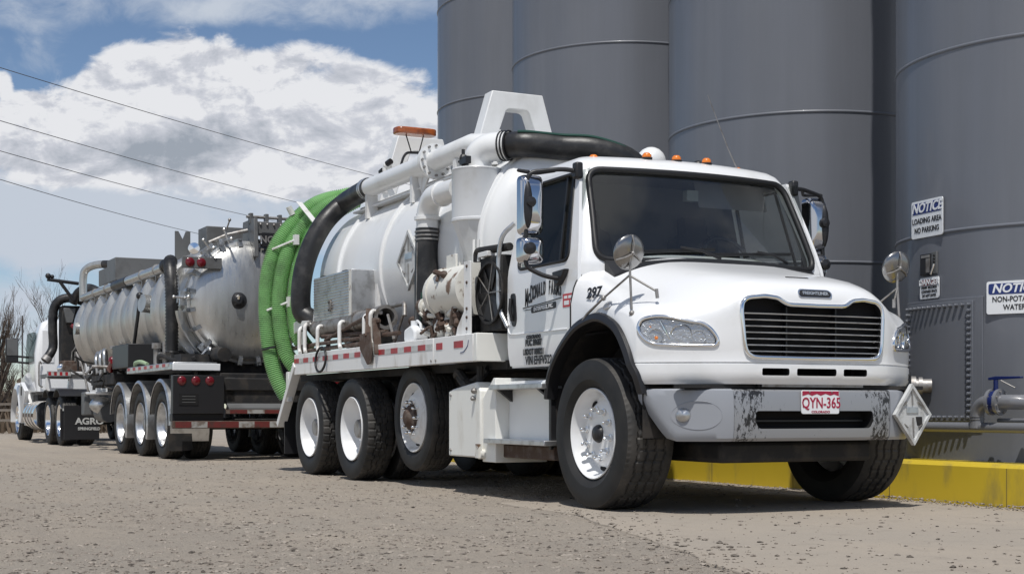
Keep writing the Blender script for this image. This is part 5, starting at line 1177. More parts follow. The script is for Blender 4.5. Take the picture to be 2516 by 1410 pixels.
# ---- tool rack hooks along the rail
for x, zt in ((-6.33, 1.60), (-6.14, 1.63), (-5.70, 1.585), (-5.0, 1.59), (-4.28, 1.61), (-4.10, 1.64)):
    P(MB().tube(rounded([(x - .05, -1.10, zt - .01), (x - .02, -1.2, zt), (x, -1.225, zt - .03), (x, -1.225, 1.36), (x + .04, -1.23, 1.325)], .03), .021, 8), 'rack_hook', 'dirtywhite', 50)
P(MB().prism([(-7.28, 1.50), (-7.22, 1.42), (-6.45, 1.58), (-6.05, 1.66), (-6.55, 1.68)], XZ, -1.20, -1.17), 'rear_ramp_arm', 'dirtywhite', 30, .004)
P(MB().prism([(-6.95, 1.50), (-6.30, 1.36), (-6.30, 1.58)], XZ, -1.16, -1.15), 'ramp_gusset', 'rustwhite', 30)
P(MB().tube([(-7.35, -1.16, 1.385), (-6.2, -1.16, 1.40)], .024, 8), 'ramp_bar', 'rust', 50)
P(MB().tube(rounded([(-3.95, -1.06, 1.68), (-3.55, -1.10, 1.68), (-3.5, -1.12, 1.56)], .05), .022, 8).tube([(-3.98, -1.1, 1.6), (-3.82, -1.1, 1.36)], .014, 6).tube([(-3.6, -1.08, 1.62), (-3.85, -1.08, 1.34)], .014, 6), 'rack_frame', 'steel', 50)
P(MB().box(-6.3, -3.3, -1.17, -.7, 1.29, 1.31), 'rack_floor', 'rust', 30)
# clamp arms that hold the green hoses on the tank's rear
def arm(p, q, w_=.05): P(MB().bar(p, q, w_, .012), 'hose_clip', 'dirtywhite', 30, .003)
arm(bpx(735, 497, 'X', -6.86), bpx(776, 548, 'X', -6.55), .075); 
for (u0, w0, u1, w1) in ((697, 614, 738, 590), (684, 763, 722, 742)):
    P(MB().tube([bpx(u0, w0, 'X', -6.9) + Vector((0, -.13, 0)), bpx(u1, w1, 'X', -6.72) + Vector((0, -.06, 0))], .013, 6).cbox(bpx(u1, w1, 'X', -6.72) + Vector((0, -.05, 0)), (.08, .05, .11)), 'hose_clip', 'dirtywhite', 40)
P(MB().cyl(bpx(709, 508, 'X', -6.95), bpx(719, 528, 'X', -6.95), .034, 14), 'marker_stub', 'dirtywhite', 40)
# ================================================================ THINGS CARRIED ON THE TRUCK
def ribbed(path, r, pitch=.021, amp=.011):
    rp = resample(path, pitch / 2); return rp, [r + (amp / 2 if i % 2 else -amp / 2) for i in range(len(rp))]
GH = [([(905, 476, -6.75), (835, 484, -6.98), (768, 506, -6.98), (712, 556, -6.98), (675, 610, -6.98), (655, 680, -6.98), (651, 760, -6.98), (657, 840, -6.98), (668, 900, -6.95), (684, 945, -6.92), (702, 975, -6.90)], 'outermost green ribbed hose looped round the rear of the white tank, reaching lowest'),
      ([(880, 490, -6.70), (810, 505, -6.86), (752, 550, -6.86), (713, 605, -6.86), (692, 670, -6.86), (684, 745, -6.86), (689, 815, -6.84), (702, 868, -6.80), (726, 905, -6.74)], 'middle green ribbed hose looped round the rear of the white tank'),
      ([(868, 492, -6.62), (806, 530, -6.74), (763, 575, -6.74), (735, 640, -6.74), (722, 700, -6.74), (719, 765, -6.72), (728, 825, -6.66), (752, 862, -6.58)], 'innermost green ribbed hose, next to the thick black hose')]
for pts, lab in GH:
    path = smooth_path([bpx(u + (3, 2, 6)[GH.index((pts, lab))], w, 'X', x) for u, w, x in pts], 14); rp, rr_ = ribbed(path, .085, .022, .016)
    t = MB().tube(rp, rr_, 20); tag(t.build('suction_hose', M['green'], None, 80), lab, 'hose', 'green hoses looped on the white truck')
# band tying the hoses
p = bpx(668, 948 - 95, 'X', -6.97); 
tag(MB().tube([p + Vector((0, .115 * math.cos(a) - .0, .03 * math.cos(a))) + Vector((-.12 * math.sin(a), 0, .0)) for a in [i * math.pi / 14 for i in range(28)]], .012, 6, loop=True).build('strap', M['black'], None, 50), 'black strap tied round the outermost green hose', 'strap')
tag(MB().lathe([(.075, -2.05), (.098, -2.05), (.098, -.12), (.118, -.12), (.118, .0), (.085, .0), (.080, -.5), (.075, -2.05)], (-4.10, -1.07, 1.585), (1, 0, 0), 28).lathe([(.1, -.75), (.112, -.75), (.112, -.70), (.1, -.70)], (-4.10, -1.07, 1.585), (1, 0, 0), 28).build('suction_tube', M['steel'], None, 40), 'grey open ended steel tube lying on the white truck rack below the toolbox', 'pipe')
RB = [((-5.75, -1.16, 1.475), (-3.85, -1.16, 1.43), .022, 'upper rusty iron bar lying in the white truck rack'), ((-6.0, -1.19, 1.40), (-3.5, -1.17, 1.405), .020, 'middle rusty iron bar lying in the white truck rack'), ((-6.5, -1.16, 1.345), (-4.1, -1.18, 1.35), .022, 'lowest rusty iron bar lying on the white side rail')]
for p, q, r_, lab in RB: tag(MB().cyl(p, q, r_, 10).build('iron_bar', M['rust'], None, 40), lab, 'bar', 'rusty iron bars on the rack')
sh_ = thing('shovel', (-4.08, -1.27, 1.30), 'rusty square shovel hanging over the red and silver tape of the rail', 'shovel')
MB().loft([[(-.20 + .02 * abs(k - 3) * 0, 0, .06), ] for k in range(1)], False, False) if False else None
MB().loft([[Vector((a, b_, c)) for a, c in ((-.19, .12), (.10, .14), (.17, -.03), (.13, -.16), (.03, -.17), (-.17, -.02))] for b_ in (-.012, .0)], True, True).build('blade', M['rust'], sh_, 30, .006)
MB().bar((.02, .0, .1), (-.12, .06, .36), .05, .03).tube([(-.1, .05, .3), (-1.5, .09, .13)], .018, 8).build('handle', M['rust'], sh_, 30)
tg = tag(MB().bar((-3.93, -1.24, 1.56), (-3.82, -1.255, 1.22), .07, .02).bar((-4.02, -1.23, 1.53), (-3.85, -1.23, 1.53), .03, .03).build('rusty_bracket', M['rust'], None, 30, .004), 'rusty flat bracket hanging beside the shovel on the white rail', 'bracket')
tag(MB().tube([Vector((-5.45 + .165 * math.cos(a), -1.275 + .01 * math.sin(a), 1.225 + .125 * math.sin(a))) for a in [i * math.pi / 18 for i in range(36)]], .0125, 8, loop=True).build('rubber_ring', M['seal'], None, 60), 'black rubber ring hanging in front of the reflective tape', 'ring')
jg = thing('plastic_jug', (-3.22, -1.12, 1.31), 'white plastic jug standing on the deck by the rusty pump', 'jug')
MB().prism(round_poly([(-.13, 0), (.13, 0), (.13, .10), (.04, .15), (-.13, .11)], .03, 4), XZ, -.07, .07).build('body', M['signwhite'], jg, 30, .02)
MB().cyl((-.05, 0, .12), (-.05, 0, .19), .03, 14).tube(rounded([(.0, 0, .13), (.02, 0, .19), (.10, 0, .16), (.12, 0, .10)], .02), .013, 8).build('neck_and_grip', M['signwhite'], jg, 40)
# ================================================================ TANK TRAILER (its own frame: x towards its rear, origin on the ground under the rearmost axle)
O6 = Vector((-11.7, -.36, 0)); Z6 = R(1.2); R6 = Matrix.Rotation(Z6, 3, 'Z')
TRL = thing('tank_trailer', O6, 'dull stainless ribbed tank trailer with domed rear door, behind the white vacuum truck', 'trailer', None, Z6)
def T(mb, name, mat, smooth=35, bevel=0, parent=None): return mb.build(name, M[mat], parent or TRL, smooth, bevel)
ty_tr = tyre_mesh('tyre', .485, .28, .305, 'rib', 180)
wt_ = wheel_kit('drive', ty_tr, M['alu'], M['steel'], M['steel'], 10, .14, .178)
wt_.parent = TRL; wt_.location = (0, -1.215, .51)
for k, x in enumerate((0, -1.38, -2.80)):
    for s in (-1, 1):
        if not (k == 0 and s == -1): dup_tree(wt_, (x, s * 1.215, .51), TRL, (0, x * 2, 0 if s < 0 else math.pi))
        q = dup(wt_, (x, s * .87, .51), TRL, (0, x, 0 if s < 0 else math.pi)); dup([c for c in wt_.children if c.name.startswith('tyre')][0], None, q)
        rows = []
        for i in range(17):
            a = R(-22) + i / 16 * R(190); d = Vector((math.cos(a), 0, math.sin(a))); c = Vector((x, 0, .52)); r_ = .60
            rows.append([c + d * r_ + Vector((0, s * 1.26, 0)), c + d * (r_ + .035) + Vector((0, s * 1.24, 0)), c + d * (r_ + .035) + Vector((0, s * .70, 0)), c + d * (r_ + .02) + Vector((0, s * .70, 0)), c + d * (r_ + .02) + Vector((0, s * 1.23, 0)), c + d * (r_ - .01) + Vector((0, s * 1.255, 0))])
        T(MB().loft(rows, True, True), 'wheel_fender', 'alu', 50)
    T(MB().cyl((x, -.9, .51), (x, .9, .51), .08, 12), 'axle', 'dark', 40)
# tank with ribs, rear flange and door
RB_, ZB = .84, 2.26
prof = [(0, -8.95)] + [(RB_ * math.sin(k / 8 * math.pi / 2), -8.7 - .25 * math.cos(k / 8 * math.pi / 2)) for k in range(1, 9)] + [(RB_, x) for x in (-7, -5, -3, -1, .05)] + [(0, .05)]
tank6 = T(MB().lathe(prof, (0, 0, ZB), (1, 0, 0), 72), 'tank_shell', 'stainless', 30)
for x in (-8.62, -7.92, -6.85, -5.75, -4.80, -3.85, -2.92, -1.95, -.85):
    MB().lathe([(RB_ - .005, x - .16), (RB_ + .04, x - .115), (RB_ + .085, x - .055), (RB_ + .095, x), (RB_ + .085, x + .055), (RB_ + .04, x + .115), (RB_ - .005, x + .16)], (0, 0, ZB), (1, 0, 0), 72).build('tank_rib', M['stainless'], tank6, 45)
MB().lathe([(RB_ - .01, -.13), (.875, -.13), (.875, -.09), (RB_ + .005, -.09), (RB_ + .005, -.01), (.885, -.01), (.885, .05), (.8, .05)], (0, 0, ZB), (1, 0, 0), 80).build('rear_flange', M['stainless'], tank6, 30)
prof = [(.885, .055), (.885, .10), (.845, .115)] + [(.845 * math.sin(math.pi / 2 * (1 - k / 10)), .115 + .22 * math.cos(math.pi / 2 * (1 - k / 10))) for k in range(1, 11)]
rd = T(MB().lathe(prof, (0, 0, ZB), (1, 0, 0), 80), 'rear_door', 'stainless', 40)
MB().lathe([(.115, .0), (.12, .02), (.085, .03), (.06, .07), (.05, .10), (0, .105)], (.315, -.20, ZB + .005), (1, -.22, 0), 28).build('sight_valve', M['black'], rd, 40)
MB().lathe([(.02, .0), (.024, .05), (.0, .06)], (.41, -.225, ZB + .02), (.3, 0, 1), 10).build('valve_key', M['chrome'], rd, 40)
cm = MB().box(.0, .20, -.022, .022, -.03, .02).box(.17, .20, -.03, .03, -.10, .02).cyl((-.14, 0, .0), (.22, 0, 0), .014, 8)
cme = cm.mesh('door_clamp')
for k in range(20):
    a = 2 * math.pi * (k + .5) / 20; c = obj('door_clamp', cme, M['alu'], rd, 35); c.location = (.0, .90 * math.sin(a), ZB + .90 * math.cos(a)); c.rotation_euler = (-a, 0, 0)
def tbolt(a):
    c = Vector((.08, -.93 * math.sin(a), ZB + .93 * math.cos(a))); d = Vector((0, -math.sin(a), math.cos(a))); t_ = Vector((0, math.cos(a), math.sin(a)))
    MB().bar(c + t_ * .10, c - t_ * .10, .05, .10).tube([c - Vector((.22, 0, 0)), c + Vector((.30, .0, 0))], .018, 8).ball(c + Vector((.30, 0, 0)), .028, 8).tube([c + Vector((.12, 0, 0)) - d * .05, c + Vector((.12, 0, 0)) + d * .16], .018, 8).ball(c + Vector((.12, 0, 0)) + d * .16, .026, 8).bar(c + Vector((-.25, 0, 0)) - t_ * .05, c + Vector((-.25, 0, 0)) + t_ * .05, .05).build('swing_bolt', M['alu'], rd, 40)
for a in (R(38), R(88), R(138), R(20)): tbolt(a)
rows = []
for k in range(15):
    a = R(98 + 42 * k / 14); rows.append([(-.10, -.90 * math.sin(a), ZB + .90 * math.cos(a)), (-.10, -1.01 * math.sin(a), ZB + 1.01 * math.cos(a)), (.03, -1.01 * math.sin(a), ZB + 1.01 * math.cos(a)), (.03, -.99 * math.sin(a), ZB + .99 * math.cos(a)), (-.07, -.99 * math.sin(a), ZB + .99 * math.cos(a)), (-.07, -.90 * math.sin(a), ZB + .90 * math.cos(a))])
T(MB().loft(rows, True, True), 'lower_latch_arc', 'stainless', 40)
# hinge gantry over the door
T(MB().prism([(-.3, 3.12), (.30, 2.90), (.36, 2.90), (.30, 3.46), (-.25, 3.46)], XZ, .03, .09), 'hinge_plate', 'trailergrey', 30, .01)
T(MB().prism([(-.3, 3.12), (.30, 2.90), (.36, 2.90), (.30, 3.46), (-.25, 3.46)], XZ, .62, .68), 'hinge_plate', 'trailergrey', 30, .01)
hg = T(MB().box(.0, .26, .09, .62, 3.24, 3.42), 'hinge_beam', 'trailergrey', 30, .01)
MB().tube([(.1, -.02, 3.50), (.1, .74, 3.50)], .022, 10).build('hinge_pin', M['steel'], hg, 40)
for y in (.02, .25, .45, .66): MB().box(.05, .15, y, y + .05, 3.40, 3.55).build('pin_lug', M['trailergrey'], hg, 30, .006)
MB().box(.265, .275, .16, .56, 3.06, 3.26).build('plate_panel', M['black'], hg, 30)
text('panel_lettering', 'NOV', .14, (.278, .28, 3.16), (0, 1, 0), (0, 0, 1), M['steel'], hg, 1.0, 0, .004)
for k in range(5): MB().ball((.27, .14 + .1 * k, 3.38), .018, 8).build('beam_bolt', M['steel'], hg, 40)
T(MB().tube([(.05, -.55, 3.10), (.08, -.30, 3.22), (.1, .0, 3.30)], .03, 8).tube([(.05, -.35, 3.15), (.15, -.28, 3.42)], .012, 6).ball((.15, -.28, 3.43), .026, 8), 'door_arm', 'steel', 50)
# work lamp and top light bar
T(MB().lathe([(.0, -.05), (.07, -.04), (.085, .0), (.08, .02), (.0, .03)], (.1, -.78, 3.00), (1, -.3, 0), 20), 'work_lamp', 'chrome', 40)
lb = T(MB().box(.27, .33, -1.0, -.44, 2.70, 2.86), 'upper_light_bar', 'trailergrey', 30, .006)
for y in (-.895, -.735): MB().lathe([(.0, .022), (.05, .018), (.064, .008), (.066, 0)], (.33, y, 2.78), (1, 0, 0), 24).build('tail_lamp', M['red'], lb, 40)
# side pipe with rising elbow and black hoses
T(MB().tube([(-8.72, -.72, 2.93), (-6.4, -.72, 2.92), (-5.6, -.72, 2.92)], .075, 18).tube(smooth_path([(-8.72, -.72, 2.86), (-8.72, -.72, 3.35), (-8.66, -.66, 3.50), (-8.5, -.52, 3.565), (-8.3, -.36, 3.57)], 6), .075, 18), 'side_pipe', 'stainless', 50)
T(MB().tube([(-4.6, -.72, 2.92), (-1.75, -.72, 2.91)], .08, 18), 'side_pipe', 'stainless', 50)
T(MB().tube([(-5.65, -.72, 2.92), (-4.55, -.72, 2.92)], .088, 18), 'rubber_sleeve', 'blackhose', 50)
for x in (-7.4, -6.3, -3.4, -2.4): T(MB().lathe([(.07, -.02), (.09, -.015), (.09, .015), (.07, .02)], (x, -.72, 2.92), (1, 0, 0), 20).box(x - .03, x + .03, -.75, -.69, 2.70, 2.86), 'pipe_clamp', 'steel', 40)
T(MB().tube([(-8.35, -.40, 3.57), (-7.85, -.05, 3.55)], .08, 16), 'rubber_sleeve', 'blackhose', 50)
pth = smooth_path([(-1.85, -.72, 2.91), (-1.2, -.80, 2.93), (-.75, -.92, 2.86), (-.55, -.95, 2.62), (-.50, -.95, 2.2), (-.5, -.95, 1.55)], 14); rp, rr_ = ribbed(pth, .092, .05, .014)
T(MB().tube(rp, rr_, 16), 'corrugated_hose', 'blackhose', 80)
T(MB().lathe([(.08, -.05), (.12, -.04), (.12, .04), (.08, .05)], (-1.75, -.72, 2.92), (1, 0, 0), 18), 'pipe_clamp', 'black', 40)
# grey tray boxes on top
def tray(x0, x1, y0, y1, z0, z1, notch):
    t = T(MB().box(x0, x1, y0, y1, z0, z1), 'top_box', 'trailergrey', 30, .008)
    if notch: MB().prism([(y0 - .22, z1 + .03), (y0 - .22, z0), (y0 + .02, z0), (y0 + .02, z1 + .03), (y0 - .05, z1 + .03), (y0 - .10, z1 - .10), (y0 - .17, z1 + .03)], YZ, x0 - .6, x0 - .56).build('notched_side', M['trailergrey'], t, 30)
    else: MB().box(x0 - .8, x0, y0, y0 + .03, z0, z1 - .12).build('low_side', M['trailergrey'], t, 30)
tray(-7.2, -6.42, -.56, .34, 3.10, 3.52, False); tray(-1.75, -1.25, -.24, .55, 3.02, 3.51, True)
# outlet stub and drop lever on the flank
T(MB().cyl((-2.30, -.80, 2.36), (-2.25, -1.00, 2.38), .14, 24), 'side_outlet', 'stainless', 40)
T(MB().cyl((-8.3, -.78, 2.3), (-8.3, -.96, 2.3), .12, 20), 'side_outlet', 'stainless', 40)
T(MB().tube([(-2.38, -1.0, 2.50), (-2.42, -1.02, 2.2), (-2.62, -1.04, 1.72)], .028, 8).ball((-2.38, -1.0, 2.5), .06, 10), 'drain_arm', 'black', 50)
# frame, deck and rear gear
for s in (-1, 1): T(MB().box(-8.2, 1.0, s * .5 - .06, s * .5 + .06, .82, 1.16), 'frame_rail', 'dark', 30, .01)
for x in (-7.8, -5.5, -3.4, -1.6, -.1): T(MB().box(x - .1, x + .1, -.7, .7, 1.1, 1.62), 'tank_saddle', 'dark', 30)
for s in (-1, 1):
    dk = T(MB().prism([(1.265, 0), (1.345, .0), (1.365, .03), (1.365, .62), (1.265, .62)], lambda a, c, t: Vector((t, s * (1.27 - c), a)), -2.05, .85), 'side_deck', 'alu', 30, .006)
    rd_ = MB(); n = 7
    for k in range(n * 2): rd_.box(-2.0 + k * .19, -1.81 + k * .19, s * 1.2735, s * 1.2715, 1.305, 1.350)
    me = rd_.mesh('reflective_tape'); me.materials.append(M['tape_red']); me.materials.append(M['tape_white'])
    for p in me.polygons: p.material_index = int((p.center.x + 2.0) / .19 + 1e-4) % 2
    obj('reflective_tape', me, None, dk, 0)
    T(MB().box(.85, .90, s * 1.27, s * .62, 1.25, 1.345), 'deck_lip', 'signwhite', 30, .006)
    pn = T(MB().box(.98, 1.10, s * 1.32, s * .62, .66, 1.18).box(.9, 1.06, s * 1.32, s * .62, .56, .66), 'light_panel', 'black', 30, .006)
    for y in (1.20, 1.01, .82): MB().lathe([(.0, .020), (.045, .017), (.058, .008), (.062, 0)], (1.10, s * y, 1.105), (1, 0, 0), 24).build('tail_lamp', M['red'], pn, 40)
    MB().box(1.10, 1.11, s * 1.24, s * .98, .78, .93).build('step_recess', M['void'], pn, 30)
    for k in range(3): MB().box(1.11, 1.115, s * 1.20, s * 1.02, .81 + .04 * k, .82 + .04 * k).build('step_slat', M['trailergrey'], pn, 30)
    T(MB().prism([(.95, .50), (.62, .50), (.60, .18), (.66, .15), (.93, .15)], lambda a, c, t: Vector((t, s * (a + .33), c)), .60, .62), 'mud_flap', 'dark', 30)
    T(MB().cyl((-5.6, s * .95, .66), (-5.0, s * .95, .66), .16, 20), 'air_tank', 'trailergrey', 40)
T(MB().box(.5, 1.0, -.6, .6, .8, 1.0).box(.3, .9, -.62, .62, 1.12, 1.22).box(.95, 1.03, -.60, 1.25, .98, 1.15), 'rear_frame', 'dark', 30, .01)
T(MB().prism([(.62, 1.0), (1.12, .74), (1.12, .71), (.62, .95)], XZ, -.56, .95), 'ramp_plate', 'trailergrey', 30)
def tape(y0, y1, x, z0, z1, cols):
    mb = MB(); n = len(cols)
    for k in range(n): a = y0 + (y1 - y0) * k / n; mb.box(x, x + .003, a, y0 + (y1 - y0) * (k + 1) / n, z0, z1)
    me = mb.mesh('reflective_tape'); me.materials.append(M['tape_red2']); me.materials.append(M['tape_white2'])
    for p in me.polygons: i = min(int((p.center.y - y0) / (y1 - y0) * n), n - 1); p.material_index = cols[i]
    return me
rb = T(MB().box(1.08, 1.15, -1.33, 1.33, .465, .565), 'rear_bumper', 'rust', 30, .006)
obj('reflective_tape', tape(-1.30, 1.30, 1.151, .475, .555, [0, 1, 0, 0, 1, 0, 1, 0, 1, 0, 0, 1]), None, rb, 0)
ub = T(MB().box(1.08, 1.13, -.60, .98, .66, .72), 'step_bar', 'rust', 30, .004)
obj('reflective_tape', tape(-.55, .90, 1.131, .665, .715, [0, 1, 0, 0, 1, 0]), None, ub, 0)
T(MB().box(-.2, .25, -1.0, -.55, 1.36, 1.5).cyl((.35, -.52, 1.50), (.75, -.52, 1.48), .10, 20), 'discharge_stub', 'dark', 40, 0)
T(MB().cyl((-1.0, -1.05, 1.36), (-1.0, -1.05, 1.66), .05, 12).cyl((-1.0, -1.05, 1.62), (-1.0, -1.05, 1.70), .075, 14), 'deck_valve', 'steel', 40)
T(MB().cyl((-.62, -1.02, 1.36), (-.62, -1.02, 1.70), .035, 12).box(-.70, -.55, -1.1, -.95, 1.45, 1.55), 'deck_valve', 'steel', 40)
T(MB().tube(smooth_path([(-.9, -1.05, 1.42), (-.5, -1.12, 1.50), (-.1, -1.0, 1.42), (.3, -.8, 1.45)], 6), .03, 8), 'deck_line', 'dark', 50)
bb_ = T(MB().box(-3.3, -2.1, -1.24, -.72, 1.37, 1.74), 'equipment_box', 'black', 30, .01)
tag(MB().tube(smooth_path([O6 + R6 @ Vector(q) for q in ((-1.95, -1.16, 1.375), (-1.85, -1.18, 1.43), (-1.6, -1.15, 1.44), (-1.4, -1.10, 1.40))], 6), .03, 8).build('hose_end', pbr('pale_green_hose', (.30, .40, .25), .5), None, 50), 'short pale green hose lying on the trailer side deck', 'hose')
T(MB().box(-5.2, -3.3, -1.22, -.6, 1.14, 1.30), 'front_deck', 'dark', 30)
rr = random.Random(4)
for k in range(16):
    x = rr.uniform(-7.0, -3.6); y = rr.uniform(-1.25, -.7); z = rr.uniform(1.25, 1.62); d = Vector((rr.gauss(0, 1), rr.gauss(0, .5), rr.gauss(0, .35))).normalized() * rr.uniform(.15, .45)
    T(MB().tube([Vector((x, y, z)) - d, Vector((x, y, z)) + Vector((0, 0, rr.uniform(-.05, .15))), Vector((x, y, z)) + d], rr.uniform(.015, .035), 8), 'control_line', 'steel' if k % 3 == 0 else 'dark', 50)
for k in range(3):
    T(MB().tube(rounded([(-4.3 - .35 * k, -1.15, 1.35), (-4.3 - .35 * k, -1.18, 1.72 - .05 * k), (-4.8 - .3 * k, -1.05, 1.75), (-4.9 - .3 * k, -1.0, 1.4)], .15), .03, 8), 'control_line', 'alu', 50)
T(MB().tube([(-3.6, -1.2, 1.36), (-3.5, -1.23, 1.42), (-3.35, -1.22, 1.50)], .05, 8).ball((-3.5, -1.2, 1.52), .07, 8).ball((-3.7, -1.2, 1.40), .06, 8), 'air_coupling', 'red', 50)
T(MB().ball((-5.2, -1.05, .80), .20, 18, (1, 1, .75)), 'air_spring', 'alu', 50)
T(MB().lathe([(.24, .0), (.26, .02), (.26, .05), (0, .05)], (-5.2, -1.05, .98), (0, 0, 1), 28), 'air_spring_cap', 'signwhite', 40)
T(MB().box(-6.6, -6.3, -1.14, -.86, .62, 1.04), 'landing_gear', 'trailergrey', 30, .02)
T(MB().box(-5.45, -5.42, -1.1, -.9, 1.02, 1.10), 'white_bracket', 'signwhite', 30)
# ================================================================ WHITE TRACTOR that pulls the trailer
BX0 = Vector((-9.2, 0, 0))
TCT = thing('semi_truck', O6 + R6 @ BX0, 'white tractor unit seen from behind at the far left, facing away', 'truck', None, Z6)
def Q(mb, name, mat, smooth=35, bevel=0, parent=None):
    mb.v = [tuple(Vector(p) - BX0) for p in mb.v]; return mb.build(name, M[mat], parent or TCT, smooth, bevel)
wq = wheel_kit('drive', ty_tr, M['chrome'], M['steel'], M['steel'], 10, .14, .178); wq.parent = TCT; wq.location = Vector((-8.5, -1.215, .51)) - BX0
for x, y, rz in ((-9.87, -1.215, 0), (-8.5, 1.215, math.pi), (-9.87, 1.215, math.pi)): dup_tree(wq, Vector((x, y, .51)) - BX0, TCT, (0, x, rz))
for x, y in ((-8.5, -.87), (-9.87, -.87), (-8.5, .87), (-9.87, .87)):
    q = dup(wq, Vector((x, y, .51)) - BX0, TCT, (0, x, 0)); dup([c for c in wq.children if c.name.startswith('tyre')][0], None, q)
ws_ = wheel_kit('steer', ty_tr, M['chrome'], M['chrome'], M['chrome'], 10, .165, .056); ws_.parent = TCT; ws_.location = Vector((-14.3, -1.20, .51)) - BX0
dup_tree(ws_, Vector((-14.3, 1.20, .51)) - BX0, TCT, (0, 0, math.pi))
for s in (-1, 1): Q(MB().box(-15.5, -7.6, s * .42 - .05, s * .42 + .05, .72, 1.0), 'frame_rail', 'dark', 30)
for x in (-8.5, -9.87, -14.3): Q(MB().cyl((x, -.9, .51), (x, .9, .51), .08, 10), 'axle', 'dark', 40)
# cab: lofted rounded body
def trac_ring(z, w, xr, xf, rc=.14):
    p = round_poly([(xr, -w), (xr, w), (xf, w * .93), (xf, -w * .93)], rc, 4); return [Vector((a, c, z)) for a, c in p]
cabq = Q(MB().loft([trac_ring(1.12, 1.10, -12.0, -13.75), trac_ring(1.6, 1.14, -12.0, -13.75), trac_ring(1.95, 1.14, -12.0, -13.7), trac_ring(2.45, 1.06, -12.05, -13.3), trac_ring(2.62, 1.0, -12.1, -13.15), trac_ring(2.70, .88, -12.25, -13.0), trac_ring(2.72, .6, -12.4, -12.9)], True, True), 'cab_shell', 'white', 45)
Q(MB().prism(round_poly([(-13.5, 1.78), (-12.25, 1.78), (-12.35, 2.42), (-13.22, 2.42)], .08, 4), XZ, -1.135, -1.07), 'side_window', 'sideglass', 30)
Q(MB().box(-12.0, -11.985, -1.0, -.75, 1.75, 2.45), 'corner_panel', 'white', 30, .006)
Q(MB().loft([[Vector((x, y, z)) for y, z in ((-w_, .95), (-w_, z_ * .88), (-w_ * .8, z_), (w_ * .8, z_), (w_, z_ * .88), (w_, .95))] for x, w_, z_ in ((-13.7, 1.12, 1.72), (-14.4, 1.10, 1.62), (-15.2, .95, 1.5), (-15.8, .75, 1.3))], True, True), 'hood', 'white', 40)
rows = []
for i in range(19):
    a = R(-10) + i / 18 * R(200); c = Vector((-14.3, 0, .56)); d = Vector((math.cos(a), 0, math.sin(a))); rows.append([c + d * .66 + Vector((0, -1.26, 0)), c + d * .78 + Vector((0, -1.22, 0)), c + d * .82 + Vector((0, -.8, 0)), c + d * .66 + Vector((0, -.8, 0))])
Q(MB().loft(rows, True, True), 'front_fender', 'white', 50)
Q(MB().prism([(-13.62, .45), (-13.5, .45), (-13.1, .75), (-12.9, 1.15), (-13.5, 1.35), (-13.75, 1.2)], XZ, -1.24, -1.15), 'fender_tail', 'white', 30, .01)
Q(MB().box(-13.4, -13.3, -1.255, -1.24, 1.05, 1.25), 'fender_vent', 'black', 30)
mq = Q(MB().box(-13.62, -13.52, -1.55, -1.28, 1.78, 2.34), 'mirror_head', 'black', 30, .03)
Q(MB().box(-13.515, -13.51, -1.53, -1.30, 1.95, 2.32), 'mirror_glass', 'trailergrey', 30)
for z in (1.93, 1.80): Q(MB().tube([(-13.55, -1.3, z), (-13.4, -1.05, z - .03)], .025, 8), 'mirror_arm', 'black', 40)
Q(MB().cyl((-12.2, -1.08, .60), (-10.75, -1.08, .60), .30, 32), 'fuel_tank', 'chrome', 40)
for x in (-11.9, -11.5, -11.1): Q(MB().lathe([(.30, -.03), (.312, -.025), (.312, .025), (.30, .03)], (x, -1.08, .60), (1, 0, 0), 32), 'tank_strap', 'steel', 40)
Q(MB().box(-12.9, -12.3, -1.25, -.9, .38, .44).box(-12.9, -12.3, -1.25, -.95, .82, .87).box(-11.6, -10.8, -1.25, -1.0, .36, .41), 'cab_step', 'alu', 30, .01)
Q(MB().box(-12.9, -12.3, -1.05, -.7, .44, 1.05), 'battery_box', 'dark', 30, .01)
Q(MB().tube(rounded([(-11.97, -1.02, 1.72), (-11.93, -1.06, 1.78), (-11.92, -1.08, 1.70), (-11.92, -1.08, 1.25), (-11.97, -1.0, 1.22)], .04), .018, 8), 'grab_handle', 'steel', 50)
# platform, blower and pipework behind the cab
Q(MB().box(-9.32, -9.26, -1.32, -.86, 1.385, 1.49), 'platform_edge', 'alu', 30)
tp6 = MB()
for k in range(8): tp6.box(-9.258, -9.255, -1.30 + k * .054, -1.30 + (k + 1) * .054, 1.405, 1.475)
me = tp6.mesh('reflective_tape'); me.transform(Matrix.Translation(-BX0)); me.materials.append(M['tape_red']); me.materials.append(M['tape_white'])
for p in me.polygons: p.material_index = int((p.center.y + 1.30) / .054 + 1e-4) % 2
obj('reflective_tape', me, None, TCT, 0)
Q(MB().box(-10.3, -9.34, -1.30, -.3, 1.36, 1.44), 'platform', 'trailergrey', 30)
Q(MB().prism([(-1.28, 1.10), (-.84, 1.10), (-.80, 1.18), (-.84, 1.38), (-.88, 1.34), (-.90, 1.16), (-1.22, 1.16), (-1.25, 1.36), (-1.32, 1.36), (-1.32, 1.16)], YZ, -9.5, -9.4), 'rear_apron', 'white', 30)
Q(MB().prism([(-.88, 1.49), (-.56, 1.49), (-.56, 1.13), (-.80, 1.13), (-.88, 1.25)], YZ, -9.5, -9.35), 'side_tank_panel', 'white', 30, .01)
Q(MB().box(-10.4, -10.0, -.92, -.45, 1.46, 2.86), 'blower_housing', 'dark', 30, .03)
Q(MB().prism([(-.90, 2.80), (-.66, 2.80), (-.72, 2.50), (-.84, 2.50)], YZ, -10.0, -9.9), 'filter_canister', 'trailergrey', 30, .01)
Q(MB().box(-10.2, -9.6, -.95, -.58, 1.44, 1.72), 'brown_case', 'rust', 30, .02)
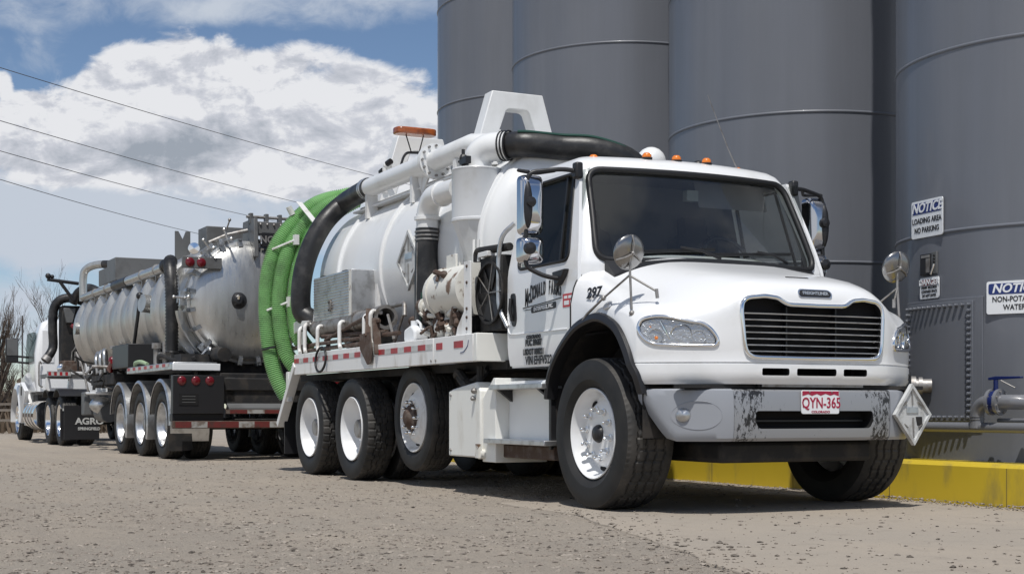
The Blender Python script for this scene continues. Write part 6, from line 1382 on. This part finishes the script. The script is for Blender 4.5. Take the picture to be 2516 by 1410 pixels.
Q(MB().ball((-9.7, -.97, 1.56), .10, 14, (.5, 1, 1)), 'air_cleaner', 'chrome', 50)
Q(MB().tube(smooth_path([(-9.9, -.45, 2.92), (-10.1, -.70, 3.02), (-10.2, -.92, 2.98), (-10.25, -1.04, 2.78), (-10.25, -1.06, 2.4), (-10.25, -1.05, 2.05), (-10.22, -1.10, 1.90), (-10.15, -1.19, 1.78)], 8), .092, 18), 'exhaust_hose', 'blackhose', 60)
Q(MB().lathe([(.09, -.06), (.10, -.05), (.10, .05), (.085, .06)], (-10.13, -1.20, 1.76), (.1, -.45, -.6), 18), 'exhaust_tip', 'steel', 40)
Q(MB().tube([(-9.8, -1.24, 3.36), (-9.8, -.62, 3.30)], .035, 8).tube([(-9.8, -1.0, 3.34), (-9.8, -.72, 2.95)], .035, 8).ball((-9.8, -1.22, 3.43), .06, 8).ball((-9.8, -1.14, 3.42), .045, 8), 'boom_arm', 'black', 50)
Q(MB().tube(smooth_path([(-9.9, -.72, 2.9), (-9.8, -.62, 3.12), (-9.6, -.45, 3.2), (-9.3, -.3, 3.1)], 6), .09, 14), 'intake_hose', 'blackhose', 60)
Q(MB().tube([(-9.9, -.74, 2.45), (-9.8, -.60, 2.3), (-9.75, -.5, 2.38)], .05, 8), 'red_handle', 'red', 50)
for k in range(8): Q(MB().tube([(-9.7 + .05 * k, -.8 + .04 * k, 1.5 + .1 * (k % 3)), (-9.6, -.78 + .03 * k, 1.9 + .12 * (k % 4)), (-9.5, -.55, 2.2 + .06 * k)], .016, 6), 'air_line', 'dark' if k % 2 else 'steel', 50)
mf = Q(MB().box(-7.66, -7.63, -1.27, -.62, .16, .80), 'mud_flap', 'black', 30)
text('flap_lettering', 'AGRO', .17, Vector((-7.625, -.80, .50)) - BX0, (0, 1, 0), (0, 0, 1), M['tape_white'], mf, 1.1, 0, .006)
text('flap_lettering', 'SPRINGFIELD', .075, Vector((-7.625, -.81, .36)) - BX0, (0, 1, 0), (0, 0, 1), M['tape_white'], mf, .95, 0, .003)
Q(MB().box(-7.9, -7.87, -1.30, -.95, .14, .74), 'mud_flap', 'black', 30)
Q(MB().box(-7.88, -7.85, -1.26, -1.08, .70, .75), 'flap_reflector', 'tape_white', 30)
for x in (-8.5, -9.87):
    rows = []
    for i in range(9):
        a = R(50) + i / 8 * R(80); c = Vector((x, 0, .51)); d = Vector((math.cos(a), 0, math.sin(a))); rows.append([c + d * .60 + Vector((0, -1.27, 0)), c + d * .62 + Vector((0, -1.27, 0)), c + d * .62 + Vector((0, -.68, 0)), c + d * .60 + Vector((0, -.68, 0))])
    Q(MB().loft(rows, True, True), 'wheel_fender', 'black', 50)
